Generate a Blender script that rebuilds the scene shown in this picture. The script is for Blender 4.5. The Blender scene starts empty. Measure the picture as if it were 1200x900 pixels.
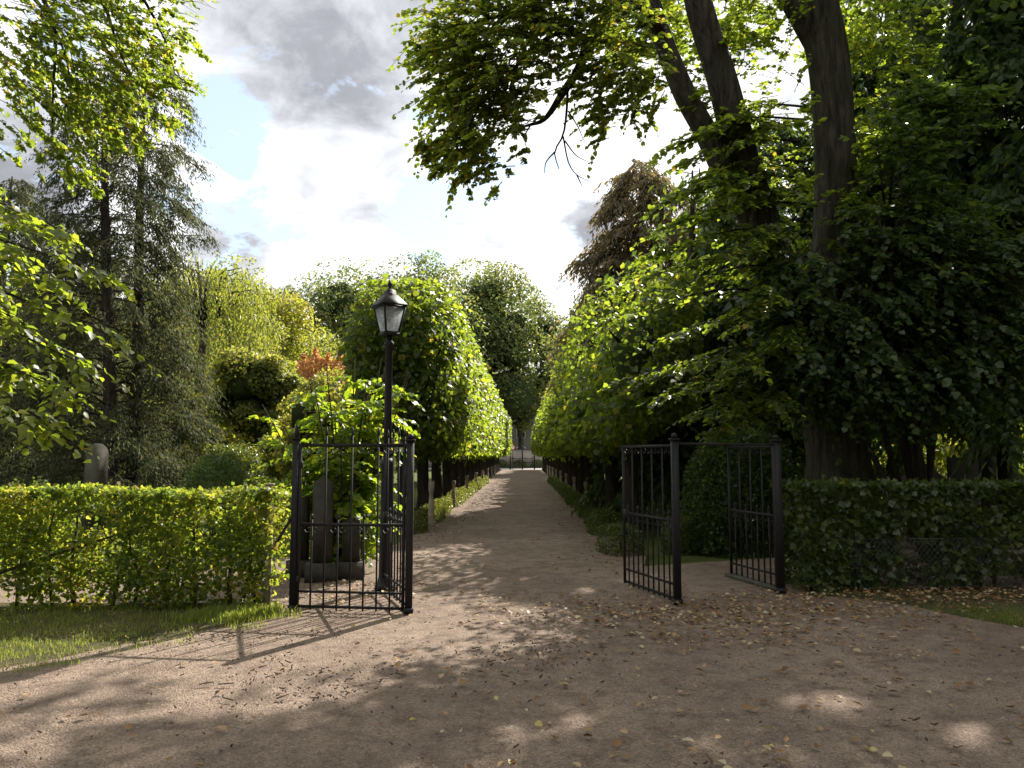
import bpy, math, random
import numpy as np
from mathutils import Vector, Matrix

# ------------------------------------------------------------------ camera
sc = bpy.context.scene
EYE = 1.6
FPX = 901.0
TILT = math.atan(83 / FPX)
cam_d = bpy.data.cameras.new('camera')
cam_d.sensor_width = 36.0
cam_d.lens = FPX / 1200 * 36
cam_d.clip_end = 6000
cam = bpy.data.objects.new('camera', cam_d)
sc.collection.objects.link(cam)
cam.location = (0, 0, EYE)
cam.rotation_euler = (math.pi / 2 + TILT, 0, 0)
sc.camera = cam

# ------------------------------------------------------------------ sun and sky
SUN_AZ = math.radians(31)          # to the right of straight ahead
SUN_EL = math.radians(39)
SUN = Vector((math.sin(SUN_AZ) * math.cos(SUN_EL), math.cos(SUN_AZ) * math.cos(SUN_EL), math.sin(SUN_EL)))
sun_d = bpy.data.lights.new('sun', 'SUN')
sun_d.energy = 5.0
sun_d.angle = math.radians(0.55)
sun_d.color = (1.0, 0.93, 0.82)
sun = bpy.data.objects.new('sun', sun_d)
sc.collection.objects.link(sun)
sun.rotation_euler = (-SUN).to_track_quat('-Z', 'Y').to_euler()
sun.location = (20, 20, 40)
TX = SUN.x / SUN.z
TY = SUN.y / SUN.z

world = bpy.data.worlds.new('World')
sc.world = world
world.use_nodes = True
wn = world.node_tree.nodes
wl = world.node_tree.links
wn.clear()


def nd(nt, kind, **kw):
    n = nt.nodes.new(kind)
    for k, v in kw.items():
        if k.startswith('i_'):
            key = k[2:]
            key = int(key) if key.isdigit() else key.replace('_', ' ')
            n.inputs[key].default_value = v
        else:
            setattr(n, k, v)
    return n


def px_dir(px, py):
    a = (px - 600) / FPX
    b = (450 - py) / FPX
    v = Vector((a, math.cos(TILT) - b * math.sin(TILT), math.sin(TILT) + b * math.cos(TILT)))
    return v.normalized()


WT = world.node_tree
w_out = nd(WT, 'ShaderNodeOutputWorld')
w_bg = nd(WT, 'ShaderNodeBackground')
w_bg.inputs['Strength'].default_value = 0.06
sky = nd(WT, 'ShaderNodeTexSky', sky_type='NISHITA', sun_disc=False)
sky.sun_elevation = SUN_EL
sky.sun_rotation = SUN_AZ
sky.air_density = 1.1
sky.dust_density = 0.8
sky.ozone_density = 1.6
tc = nd(WT, 'ShaderNodeTexCoord')
sep = nd(WT, 'ShaderNodeSeparateXYZ')
wl.new(tc.outputs['Generated'], sep.inputs[0])


def wmath(op, a, b=None, clamp=False):
    n = nd(WT, 'ShaderNodeMath', operation=op, use_clamp=clamp)
    for i, v in enumerate((a, b)):
        if v is None:
            continue
        if isinstance(v, (int, float)):
            n.inputs[i].default_value = v
        else:
            wl.new(v, n.inputs[i])
    return n.outputs[0]


zz = wmath('MAXIMUM', sep.outputs[2], 0.0)
den = wmath('ADD', zz, 0.28)
cx = wmath('DIVIDE', sep.outputs[0], den)
cy = wmath('DIVIDE', sep.outputs[1], den)
comb = nd(WT, 'ShaderNodeCombineXYZ')
wl.new(cx, comb.inputs[0])
wl.new(cy, comb.inputs[1])


def wnoise(scale, detail, rough, off, dist=0.0):
    mp = nd(WT, 'ShaderNodeMapping')
    mp.inputs['Location'].default_value = off
    wl.new(comb.outputs[0], mp.inputs[0])
    n = nd(WT, 'ShaderNodeTexNoise')
    n.inputs['Scale'].default_value = scale
    n.inputs['Detail'].default_value = detail
    n.inputs['Roughness'].default_value = rough
    n.inputs['Distortion'].default_value = dist
    wl.new(mp.outputs[0], n.inputs['Vector'])
    return n.outputs['Fac']


def ramp(nt, fac, stops, interp='LINEAR'):
    r = nd(nt, 'ShaderNodeValToRGB')
    r.color_ramp.interpolation = interp
    els = r.color_ramp.elements
    while len(els) < len(stops):
        els.new(0.5)
    for e, (p, c) in zip(els, stops):
        e.position = p
        e.color = c if len(c) == 4 else (*c, 1)
    nt.links.new(fac, r.inputs[0])
    return r.outputs[0]


def blob(px, py, inner, outer):
    """a soft cap in the sky around one direction: 1 inside, 0 outside (degrees)"""
    d = px_dir(px, py)
    dp = nd(WT, 'ShaderNodeVectorMath', operation='DOT_PRODUCT')
    wl.new(tc.outputs['Generated'], dp.inputs[0])
    dp.inputs[1].default_value = d
    mr = nd(WT, 'ShaderNodeMapRange', interpolation_type='SMOOTHSTEP')
    wl.new(dp.outputs['Value'], mr.inputs[0])
    mr.inputs[1].default_value = math.cos(math.radians(outer))
    mr.inputs[2].default_value = math.cos(math.radians(inner))
    return mr.outputs[0]


cov_n = wnoise(4.2, 11, 0.62, (3.1, 1.7, 0.0), 0.35)
shade_n = wmath('ADD', wmath('MULTIPLY', wnoise(3.0, 10, 0.6, (8.4, -2.2, 0.6), 0.4), .6), wmath('MULTIPLY', wnoise(7.5, 8, 0.6, (1.4, 5.2, 0.2), 0.5), .4))
# two clear gaps and one large grey bank among the clouds
gap = wmath('ADD', blob(520, 225, .5, 6.5), wmath('ADD', blob(272, 150, 0.1, 3.6), blob(345, 255, .2, 3.0)))
grey = wmath('ADD', blob(375, -20, 5.5, 11.0), wmath('ADD', blob(270, 285, 0.5, 4.0), wmath('ADD', blob(15, 200, 1.0, 6.0), blob(690, 260, .2, 2.5))))
cov_n = wmath('ADD', wmath('MULTIPLY', cov_n, 2.4), -.70)
cov = wmath('SUBTRACT', wmath('ADD', cov_n, 0.19), wmath('MULTIPLY', gap, 0.36))
cov = wmath('ADD', cov, wmath('MULTIPLY', blob(385, -25, 5, 11), 0.2))
cov_m = ramp(WT, cov, [(0.40, (0, 0, 0)), (0.56, (1, 1, 1))])
shd = wmath('ADD', shade_n, wmath('MULTIPLY', grey, 0.21))
cl_col = ramp(WT, shd, [(0.53, (1.0, 1.0, 1.0)), (0.585, (0.66, 0.675, 0.71)), (0.74, (0.33, 0.34, 0.375)), (0.95, (0.2, 0.205, 0.225))])
cl_b = nd(WT, 'ShaderNodeVectorMath', operation='SCALE')
wl.new(cl_col, cl_b.inputs[0])
cl_b.inputs['Scale'].default_value = 11.2
sk_b = nd(WT, 'ShaderNodeVectorMath', operation='SCALE')
wl.new(sky.outputs[0], sk_b.inputs[0])
sk_b.inputs['Scale'].default_value = 1.7
mx = nd(WT, 'ShaderNodeMix', data_type='RGBA')
wl.new(cov_m, mx.inputs[0])
hz = nd(WT, 'ShaderNodeMix', data_type='RGBA')
hz.inputs[0].default_value = .42
wl.new(sk_b.outputs[0], hz.inputs[6])
hz.inputs[7].default_value = (8.2, 9.0, 9.6, 1)
wl.new(hz.outputs[2], mx.inputs[6])
wl.new(cl_b.outputs[0], mx.inputs[7])
wl.new(mx.outputs[2], w_bg.inputs[0])
wl.new(w_bg.outputs[0], w_out.inputs[0])

vs = sc.view_settings
vs.view_transform = 'Standard'
vs.look = 'None'
vs.gamma = 1.0
vs.use_curve_mapping = False
vs.exposure = 1.15
cy_ = sc.cycles
cy_.max_bounces = 7
cy_.diffuse_bounces = 4
cy_.glossy_bounces = 2
cy_.transmission_bounces = 5
cy_.transparent_max_bounces = 8
cy_.caustics_reflective = False
cy_.caustics_refractive = False
cy_.use_denoising = True
cy_.sample_clamp_indirect = 4.0

# ------------------------------------------------------------------ helpers
rng = np.random.default_rng(7)
random.seed(7)
COL = sc.collection
UP = np.array((0., 0., 1.))


def pt(px, py, d):
    a = (px - 600) / FPX
    b = (450 - py) / FPX
    y = math.cos(TILT) - b * math.sin(TILT)
    s = d / y
    return np.array((a * s, d, EYE + (math.sin(TILT) + b * math.cos(TILT)) * s))


def gp(px, py):
    v = px_dir(px, py)
    s = -EYE / v.z
    return np.array((v.x * s, v.y * s, 0.0))


def axis_x(y):
    return -0.12 + 0.0148 * y


def tag(o, label=None, cat=None, group=None, kind=None):
    if label:
        o['label'] = label
    if cat:
        o['category'] = cat
    if group:
        o['group'] = group
    if kind:
        o['kind'] = kind
    return o


def thing(name, loc, label, cat, group=None):
    o = bpy.data.objects.new(name, None)
    o.empty_display_size = 0.2
    COL.objects.link(o)
    o.location = tuple(float(c) for c in loc)
    return tag(o, label, cat, group)


def wloc(o):
    v = np.zeros(3)
    while o is not None:
        v += np.array(o.location)
        o = o.parent
    return v


def mesh_np(name, V, F, mat, smooth=False, tint=None):
    """V (n,3) array, F (m,k) int array of one polygon size or a list of such arrays"""
    me = bpy.data.meshes.new(name)
    V = np.ascontiguousarray(V, dtype=np.float32)
    Fs = F if isinstance(F, list) else [F]
    Fs = [np.asarray(f, dtype=np.int32) for f in Fs if len(f)]
    me.vertices.add(len(V))
    me.vertices.foreach_set('co', V.ravel())
    loops = np.concatenate([f.ravel() for f in Fs])
    tot = np.concatenate([np.full(len(f), f.shape[1], dtype=np.int32) for f in Fs])
    start = np.concatenate(([0], np.cumsum(tot)[:-1])).astype(np.int32)
    me.loops.add(len(loops))
    me.loops.foreach_set('vertex_index', loops)
    me.polygons.add(len(tot))
    me.polygons.foreach_set('loop_start', start)
    me.update(calc_edges=True)
    if smooth:
        me.polygons.foreach_set('use_smooth', np.ones(len(tot), dtype=bool))
    if tint is not None:
        at = me.attributes.new('tint', 'FLOAT', 'FACE')
        at.data.foreach_set('value', np.asarray(tint, dtype=np.float32))
    me.materials.append(mat)
    return me


def obj(name, me, parent=None, loc=None):
    o = bpy.data.objects.new(name, me)
    COL.objects.link(o)
    if parent is not None:
        o.parent = parent
    if loc is not None:
        o.location = tuple(float(c) for c in loc)
    return o


def put(name, V, F, mat, parent=None, smooth=False, tint=None):
    """mesh given in world coordinates, stored in the parent's local space"""
    V = np.asarray(V, dtype=np.float64)
    if parent is not None:
        V = V - wloc(parent)
    return obj(name, mesh_np(name, V, F, mat, smooth, tint), parent)


class MB:
    """collects boxes / tubes / lathes; quads and triangles in one mesh"""
    def __init__(self):
        self.v = []
        self.q = []
        self.t = []
        self.n = 0

    def add(self, V, Q=(), T=()):
        V = np.asarray(V, float)
        self.v.append(V)
        for f in Q:
            self.q.append([i + self.n for i in f])
        for f in T:
            self.t.append([i + self.n for i in f])
        self.n += len(V)
        return self

    def box(self, c, s, rz=0.0, taper=1.0):
        hx, hy, hz = s[0] / 2, s[1] / 2, s[2] / 2
        P = []
        for z, k in ((-hz, 1.0), (hz, taper)):
            for x, y in ((-hx, -hy), (hx, -hy), (hx, hy), (-hx, hy)):
                x2, y2 = x * k, y * k
                P.append((c[0] + x2 * math.cos(rz) - y2 * math.sin(rz), c[1] + x2 * math.sin(rz) + y2 * math.cos(rz), c[2] + z))
        return self.add(P, [(3, 2, 1, 0), (4, 5, 6, 7), (0, 1, 5, 4), (1, 2, 6, 5), (2, 3, 7, 6), (3, 0, 4, 7)])

    def bar(self, a, b, w, h=None):
        """rectangular bar from a to b"""
        h = h or w
        a = np.asarray(a, float)
        b = np.asarray(b, float)
        d = (b - a) / np.linalg.norm(b - a)
        u = np.cross(d, UP)
        if np.linalg.norm(u) < 1e-4:
            u = np.array((1., 0, 0))
        u /= np.linalg.norm(u)
        v = np.cross(u, d)
        P = []
        for p in (a, b):
            for su, sv in ((-1, -1), (1, -1), (1, 1), (-1, 1)):
                P.append(p + u * su * w / 2 + v * sv * h / 2)
        return self.add(P, [(3, 2, 1, 0), (4, 5, 6, 7), (0, 1, 5, 4), (1, 2, 6, 5), (2, 3, 7, 6), (3, 0, 4, 7)])

    def tube(self, pts, rad, sides=6, wob=0.0, cap=True):
        V, Q = tube_arrays(pts, rad, sides, wob)
        k = len(V)
        T = []
        if cap:
            V = np.vstack([V, np.asarray(pts[0])[None], np.asarray(pts[-1])[None]])
            for i in range(sides):
                j = (i + 1) % sides
                T.append((k, j, i))
                T.append((k + 1, k - sides + i, k - sides + j))
        return self.add(V, Q.tolist(), T)

    def lathe(self, c, prof, sides=10, sq=False, rz=0.0):
        """profile [(r, z), ...] round the vertical through c"""
        V = []
        for r, z in prof:
            for i in range(sides):
                a = 2 * math.pi * i / sides + rz
                V.append((c[0] + r * math.cos(a), c[1] + r * math.sin(a), c[2] + z))
        Q = []
        for k in range(len(prof) - 1):
            for i in range(sides):
                j = (i + 1) % sides
                Q.append((k * sides + i, k * sides + j, (k + 1) * sides + j, (k + 1) * sides + i))
        n = len(V)
        V.append((c[0], c[1], c[2] + prof[0][1]))
        V.append((c[0], c[1], c[2] + prof[-1][1]))
        T = []
        for i in range(sides):
            j = (i + 1) % sides
            T.append((n, j, i))
            T.append((n + 1, n - sides + i, n - sides + j))
        return self.add(V, Q, T)

    def arrays(self):
        return np.vstack(self.v), [f for f in (np.array(self.q, dtype=np.int32).reshape(-1, 4), np.array(self.t, dtype=np.int32).reshape(-1, 3)) if len(f)]

    def build(self, name, mat, parent=None, smooth=False):
        V, F = self.arrays()
        return put(name, V, F, mat, parent, smooth)


def tube_arrays(pts, rad, sides=6, wob=0.0):
    P = np.asarray(pts, float)
    n = len(P)
    R = np.full(n, rad, float) if np.isscalar(rad) else np.asarray(rad, float)
    T = np.gradient(P, axis=0)
    T /= np.linalg.norm(T, axis=1)[:, None] + 1e-9
    ref = np.array((1., 0.1, 0.)) if abs(T[0][2]) > .7 else UP
    u = np.cross(T[0], ref)
    u /= np.linalg.norm(u)
    V = []
    ang = np.linspace(0, 2 * math.pi, sides, endpoint=False)
    for i in range(n):
        u = u - T[i] * np.dot(u, T[i])
        u /= np.linalg.norm(u) + 1e-9
        v = np.cross(T[i], u)
        r = R[i] * np.ones(sides)
        if wob:
            s = i * 0.35
            r = r * (1 + wob * (np.sin(3 * ang + s) * .5 + np.sin(5 * ang - s * .7 + 1.3) * .5 + np.sin(9 * ang + s * .4) * .35 + np.sin(17 * ang + 1.2 * np.sin(s * .9)) * .3 * (sides > 20)))
        V.append(P[i] + np.outer(np.cos(ang) * r, u) + np.outer(np.sin(ang) * r, v))
    V = np.vstack(V)
    Q = []
    for k in range(n - 1):
        for i in range(sides):
            j = (i + 1) % sides
            Q.append((k * sides + i, k * sides + j, (k + 1) * sides + j, (k + 1) * sides + i))
    return V, np.array(Q, dtype=np.int32)


def spline(ctrl, rad, n):
    """Catmull-Rom through the control points; radius interpolated"""
    C = np.asarray(ctrl, float)
    C = np.vstack([2 * C[0] - C[1], C, 2 * C[-1] - C[-2]])
    R = np.asarray(rad, float)
    R = np.concatenate([[R[0]], R, [R[-1]]])
    m = len(C) - 3
    out = []
    ro = []
    for t in np.linspace(0, m - 1e-6, n):
        k = int(t)
        f = t - k
        p0, p1, p2, p3 = C[k:k + 4]
        out.append(.5 * ((2 * p1) + (-p0 + p2) * f + (2 * p0 - 5 * p1 + 4 * p2 - p3) * f * f + (-p0 + 3 * p1 - 3 * p2 + p3) * f ** 3))
        ro.append(R[k + 1] * (1 - f) + R[k + 2] * f)
    return np.array(out), np.array(ro)


# ------------------------------------------------------------------ materials
MATS = {}


def base_mat(name):
    m = bpy.data.materials.new(name)
    m.use_nodes = True
    nt = m.node_tree
    b = nt.nodes['Principled BSDF']
    o = nt.nodes['Material Output']
    return m, nt, b, o


def noise(nt, scale, detail=4, rough=.55, coord='Object', stretch=None, dist=0.0, off=(0, 0, 0)):
    t = nd(nt, 'ShaderNodeTexCoord')
    src = t.outputs[coord]
    mp = nd(nt, 'ShaderNodeMapping')
    nt.links.new(src, mp.inputs[0])
    mp.inputs['Location'].default_value = off
    if stretch:
        mp.inputs['Scale'].default_value = stretch
    n = nd(nt, 'ShaderNodeTexNoise')
    n.inputs['Scale'].default_value = scale
    n.inputs['Detail'].default_value = detail
    n.inputs['Roughness'].default_value = rough
    n.inputs['Distortion'].default_value = dist
    nt.links.new(mp.outputs[0], n.inputs['Vector'])
    return n.outputs['Fac']


def mixc(nt, fac, a, b, mode='MIX'):
    m = nd(nt, 'ShaderNodeMix', data_type='RGBA', blend_type=mode)
    for k, v in ((0, fac), (6, a), (7, b)):
        if isinstance(v, (int, float)):
            m.inputs[k].default_value = v
        elif isinstance(v, tuple):
            m.inputs[k].default_value = (*v, 1) if len(v) == 3 else v
        else:
            nt.links.new(v, m.inputs[k])
    return m.outputs[2]


def bump(nt, b, h, strength=.5, dist=.02, prev=None):
    n = nd(nt, 'ShaderNodeBump')
    n.inputs['Strength'].default_value = strength
    n.inputs['Distance'].default_value = dist
    nt.links.new(h, n.inputs['Height'])
    if prev is not None:
        nt.links.new(prev, n.inputs['Normal'])
    nt.links.new(n.outputs[0], b.inputs['Normal'])
    return n.outputs[0]


def leaf_mat(name, stops, tstops, fac=.5, rough=.42, spec=.4):
    """thin leaf: glossy diffuse skin plus light passing through; colour varies leaf by leaf"""
    m, nt, b, o = base_mat(name)
    at = nd(nt, 'ShaderNodeAttribute', attribute_name='tint')
    c = ramp(nt, at.outputs['Fac'], stops)
    t = ramp(nt, at.outputs['Fac'], tstops)
    nt.links.new(c, b.inputs['Base Color'])
    b.inputs['Roughness'].default_value = rough
    b.inputs['Specular IOR Level'].default_value = spec
    tr = nd(nt, 'ShaderNodeBsdfTranslucent')
    nt.links.new(t, tr.inputs[0])
    mxs = nd(nt, 'ShaderNodeMixShader')
    mxs.inputs[0].default_value = fac
    nt.links.new(b.outputs[0], mxs.inputs[1])
    nt.links.new(tr.outputs[0], mxs.inputs[2])
    nt.links.new(mxs.outputs[0], o.inputs[0])
    MATS[name] = m
    return m


leaf_mat('lime_leaf', [(0, (.024, .040, .013)), (.6, (.045, .068, .018)), (.9, (.085, .10, .022)), (1, (.32, .22, .03))],
         [(0, (.20, .29, .03)), (.6, (.40, .52, .035)), (.9, (.62, .68, .05)), (1, (.78, .50, .06))], fac=.53)
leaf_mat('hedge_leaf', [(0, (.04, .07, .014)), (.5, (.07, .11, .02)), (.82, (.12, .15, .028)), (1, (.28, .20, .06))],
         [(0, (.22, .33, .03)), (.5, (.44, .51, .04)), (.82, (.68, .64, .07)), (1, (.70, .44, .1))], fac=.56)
leaf_mat('bush_leaf', [(0, (.05, .10, .012)), (.7, (.085, .16, .02)), (1, (.16, .19, .025))],
         [(0, (.32, .50, .02)), (.7, (.46, .62, .03)), (1, (.68, .64, .04))])
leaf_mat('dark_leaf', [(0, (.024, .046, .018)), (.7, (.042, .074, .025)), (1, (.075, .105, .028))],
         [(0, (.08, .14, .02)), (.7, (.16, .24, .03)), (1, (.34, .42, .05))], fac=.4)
leaf_mat('conifer_leaf', [(0, (.022, .033, .017)), (.6, (.04, .054, .024)), (1, (.08, .072, .034))],
         [(0, (.06, .08, .03)), (.6, (.14, .165, .055)), (1, (.28, .24, .08))], fac=.36, rough=.6, spec=.2)
leaf_mat('copper_leaf', [(0, (.062, .062, .03)), (.6, (.11, .082, .042)), (1, (.17, .11, .05))],
         [(0, (.16, .17, .06)), (.6, (.30, .22, .085)), (1, (.42, .29, .1))], fac=.42, rough=.5)
leaf_mat('golden_leaf', [(0, (.09, .10, .018)), (.6, (.14, .145, .022)), (1, (.20, .15, .03))],
         [(0, (.36, .42, .04)), (.6, (.52, .54, .05)), (1, (.62, .48, .07))], fac=.52)
leaf_mat('olive_leaf', [(0, (.05, .065, .022)), (.6, (.085, .10, .03)), (1, (.13, .12, .035))],
         [(0, (.28, .34, .04)), (.6, (.42, .46, .055)), (1, (.58, .50, .08))], fac=.52)
leaf_mat('far_leaf', [(0, (.04, .062, .026)), (.6, (.07, .098, .034)), (1, (.13, .12, .04))],
         [(0, (.18, .25, .055)), (.6, (.32, .39, .07)), (1, (.5, .44, .08))], fac=.45)
leaf_mat('orange_leaf', [(0, (.30, .15, .06)), (.6, (.40, .21, .085)), (1, (.48, .28, .11))],
         [(0, (.62, .34, .12)), (.6, (.74, .42, .15)), (1, (.8, .5, .18))], fac=.5)
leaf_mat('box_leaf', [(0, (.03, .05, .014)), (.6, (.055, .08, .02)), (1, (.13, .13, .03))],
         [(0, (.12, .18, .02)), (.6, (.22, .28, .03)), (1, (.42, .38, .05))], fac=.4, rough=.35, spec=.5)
leaf_mat('grass_blade', [(0, (.06, .095, .02)), (.6, (.115, .15, .032)), (1, (.24, .22, .08))],
         [(0, (.28, .38, .04)), (.6, (.46, .54, .06)), (1, (.6, .52, .14))], fac=.45, rough=.5)
leaf_mat('fallen_leaf', [(0, (.13, .07, .035)), (.35, (.25, .13, .05)), (.55, (.36, .22, .10)), (.75, (.42, .33, .20)), (.93, (.46, .40, .29)), (1, (.45, .36, .08))],
         [(0, (.10, .05, .02)), (.35, (.25, .12, .03)), (.6, (.35, .2, .06)), (1, (.45, .36, .1))], fac=.2, rough=.6)


def bark_mat(name, dark, light, scale=9, moss=None):
    m, nt, b, o = base_mat(name)
    f = noise(nt, scale, 8, .65, stretch=(1, 1, .16), dist=.5)
    g = noise(nt, 2.0, 5, .6, off=(4, 1, 2))
    c = ramp(nt, f, [(.32, dark), (.62, light)])
    c = mixc(nt, ramp(nt, g, [(.35, (0, 0, 0)), (.7, (.6, .6, .6))]), c, moss or tuple(x * .55 for x in light))
    nt.links.new(c, b.inputs['Base Color'])
    b.inputs['Roughness'].default_value = .9
    b.inputs['Specular IOR Level'].default_value = .15
    n1 = bump(nt, b, f, 1.0, .14)
    bump(nt, b, noise(nt, scale * 4, 6, .7, stretch=(1, 1, .3)), .8, .03, n1)
    MATS[name] = m
    return m


bark_mat('lime_bark', (.012, .010, .009), (.105, .09, .072), 12, (.038, .045, .024))
bark_mat('dark_bark', (.022, .018, .016), (.075, .062, .052), 11)
bark_mat('hedge_stem', (.05, .04, .03), (.13, .11, .085), 20)


def gravel_mat(name, c1, c2, c3):
    m, nt, b, o = base_mat(name)
    big = noise(nt, .55, 6, .6)
    mid = noise(nt, 4.5, 6, .65, off=(3, 7, 0))
    fine = noise(nt, 95, 3, .7)
    vor = nd(nt, 'ShaderNodeTexVoronoi', feature='F1')
    vor.inputs['Scale'].default_value = 85
    t = nd(nt, 'ShaderNodeTexCoord')
    nt.links.new(t.outputs['Object'], vor.inputs['Vector'])
    c = ramp(nt, big, [(.3, c1), (.68, c2)])
    c = mixc(nt, ramp(nt, mid, [(.45, (0, 0, 0)), (.68, (.85, .85, .85))]), c, c3)
    sp = ramp(nt, fine, [(.25, (.6, .58, .57)), (.5, (1, 1, 1)), (.78, (1.32, 1.32, 1.3))])
    c = mixc(nt, 1.0, c, sp, 'MULTIPLY')
    cell = nd(nt, 'ShaderNodeSeparateColor')
    nt.links.new(vor.outputs['Color'], cell.inputs[0])
    st = ramp(nt, cell.outputs[0], [(.0, (.62, .6, .58)), (.55, (1, 1, 1)), (.93, (1.05, 1.05, 1.05)), (1.0, (1.45, 1.42, 1.4))])
    c = mixc(nt, 1.0, c, st, 'MULTIPLY')
    nt.links.new(c, b.inputs['Base Color'])
    b.inputs['Roughness'].default_value = .95
    b.inputs['Specular IOR Level'].default_value = .2
    n1 = bump(nt, b, mid, .7, .05)
    n2 = bump(nt, b, vor.outputs['Distance'], .8, .012, n1)
    bump(nt, b, fine, .6, .012, n2)
    MATS[name] = m
    return m


gravel_mat('gravel', (.195, .146, .116), (.315, .242, .192), (.14, .101, .082))
gravel_mat('far_road', (.36, .35, .36), (.42, .41, .42), (.32, .31, .32))


def soil_mat(name, stops, bscale=40):
    m, nt, b, o = base_mat(name)
    f = noise(nt, 1.1, 8, .65)
    g = noise(nt, bscale, 5, .7)
    c = ramp(nt, f, stops)
    c = mixc(nt, 1.0, c, ramp(nt, g, [(.25, (.45, .45, .45)), (.75, (1.45, 1.45, 1.45))]), 'MULTIPLY')
    nt.links.new(c, b.inputs['Base Color'])
    b.inputs['Roughness'].default_value = .95
    b.inputs['Specular IOR Level'].default_value = .1
    bump(nt, b, g, .8, .04)
    MATS[name] = m
    return m


soil_mat('meadow', [(.3, (.06, .075, .022)), (.5, (.085, .11, .026)), (.7, (.12, .10, .05))])
soil_mat('verge_soil', [(.3, (.06, .07, .025)), (.55, (.10, .085, .05)), (.75, (.13, .10, .065))])


def plain(name, col, rough=.6, spec=.4, metal=0.0, var=.25, scale=14, bs=.0, wear=None):
    m, nt, b, o = base_mat(name)
    f = noise(nt, scale, 6, .6)
    lo = tuple(c * (1 - var) for c in col)
    hi = tuple(min(1, c * (1 + var)) for c in col)
    c = ramp(nt, f, [(.3, lo), (.7, hi)])
    if wear:
        g = noise(nt, scale * 2.3, 8, .7, off=(5, 2, 9))
        c = mixc(nt, ramp(nt, g, [(.6, (0, 0, 0)), (.72, (1, 1, 1))]), c, wear)
    nt.links.new(c, b.inputs['Base Color'])
    b.inputs['Roughness'].default_value = rough
    b.inputs['Specular IOR Level'].default_value = spec
    b.inputs['Metallic'].default_value = metal
    if bs:
        bump(nt, b, f, bs, .01)
    MATS[name] = m
    return m


plain('iron', (.014, .013, .015), .6, .28, 0, .35, 30, .3, (.034, .024, .02))
plain('stone', (.085, .08, .066), .85, .2, 0, .35, 7, .5, (.11, .12, .07))
plain('dark_stone', (.05, .046, .037), .8, .25, 0, .35, 7, .5, (.07, .075, .045))
plain('red_stone', (.14, .085, .07), .6, .4, 0, .3, 9, .3)
plain('post_wood', (.27, .22, .18), .9, .15, 0, .4, 9, .5, (.13, .11, .09))
plain('pebble', (.24, .195, .165), .9, .2, 0, .45, 3)
plain('twig', (.07, .05, .038), .9, .1, 0, .4, 3)
plain('far_wall', (.27, .235, .20), .9, .1, 0, .2, .8, .2)
plain('house_wall', (.21, .205, .195), .9, .1, 0, .1, .6)
plain('house_roof', (.10, .085, .08), .85, .2, 0, .2, 2)
plain('window_glass', (.03, .035, .04), .1, .6, 0, .1, 2)
plain('window_frame', (.7, .7, .68), .6, .3, 0, .05, 2)
plain('sign_red', (.55, .03, .03), .5, .4, 0, .05, 2)
plain('lamp_white', (.75, .73, .68), .5, .4, 0, .05, 2)
plain('wire', (.07, .072, .07), .6, .3, .3, .3, 20)
plain('crown_shade_fill', (.03, .04, .016), 1.0, .0, 0, .5, 1.5)  # dark matte green painted to read as shaded gaps inside the crowns

gm, nt, gb, go = base_mat('lantern_glass')
tr = nd(nt, 'ShaderNodeBsdfTransparent')
tr.inputs[0].default_value = (.9, .92, .93, 1)
dif = nd(nt, 'ShaderNodeBsdfTranslucent')
dif.inputs[0].default_value = (.75, .77, .8, 1)
gb.inputs['Base Color'].default_value = (.55, .57, .6, 1)
gb.inputs['Roughness'].default_value = .08
gb.inputs['Specular IOR Level'].default_value = .9
m1 = nd(nt, 'ShaderNodeMixShader')
m1.inputs[0].default_value = .55
nt.links.new(gb.outputs[0], m1.inputs[1])
nt.links.new(dif.outputs[0], m1.inputs[2])
m2 = nd(nt, 'ShaderNodeMixShader')
dirt = noise(nt, 16, 6, .6)
nt.links.new(ramp(nt, dirt, [(.3, (.35, .35, .35)), (.7, (.75, .75, .75))]), m2.inputs[0])
nt.links.new(tr.outputs[0], m2.inputs[1])
nt.links.new(m1.outputs[0], m2.inputs[2])
nt.links.new(m2.outputs[0], go.inputs[0])
MATS['lantern_glass'] = gm

ORD = ['first', 'second', 'third', 'fourth', 'fifth', 'sixth', 'seventh', 'eighth']

# ------------------------------------------------------------------ leaves
LEAF6 = np.array([(0, 0, 0), (.1, .40, .07), (.5, .47, .09), (1, 0, -.1), (.5, -.47, .09), (.1, -.40, .07)])
LEAF6_F = np.array([(0, 3, 2, 1), (0, 5, 4, 3)])
LEAF4W = np.array([(0, 0, 0), (.38, .52, .08), (1, 0, -.1), (.38, -.52, .08)])
LEAF4 = np.array([(0, 0, 0), (.42, .42, .06), (1, 0, -.08), (.42, -.42, .06)])
LEAF4_F = np.array([(0, 2, 1), (0, 3, 2)])
NEEDLE = np.array([(0, -.07, 0), (0, .07, 0), (1, 0, 0)])
NEEDLE_F = np.array([(0, 1, 2)])


def unit(a):
    return a / (np.linalg.norm(a, axis=-1, keepdims=True) + 1e-9)


def leaf_frames(A, N):
    A = unit(A)
    N = unit(N - A * np.sum(N * A, axis=1, keepdims=True))
    return A, np.cross(N, A), N


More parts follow.
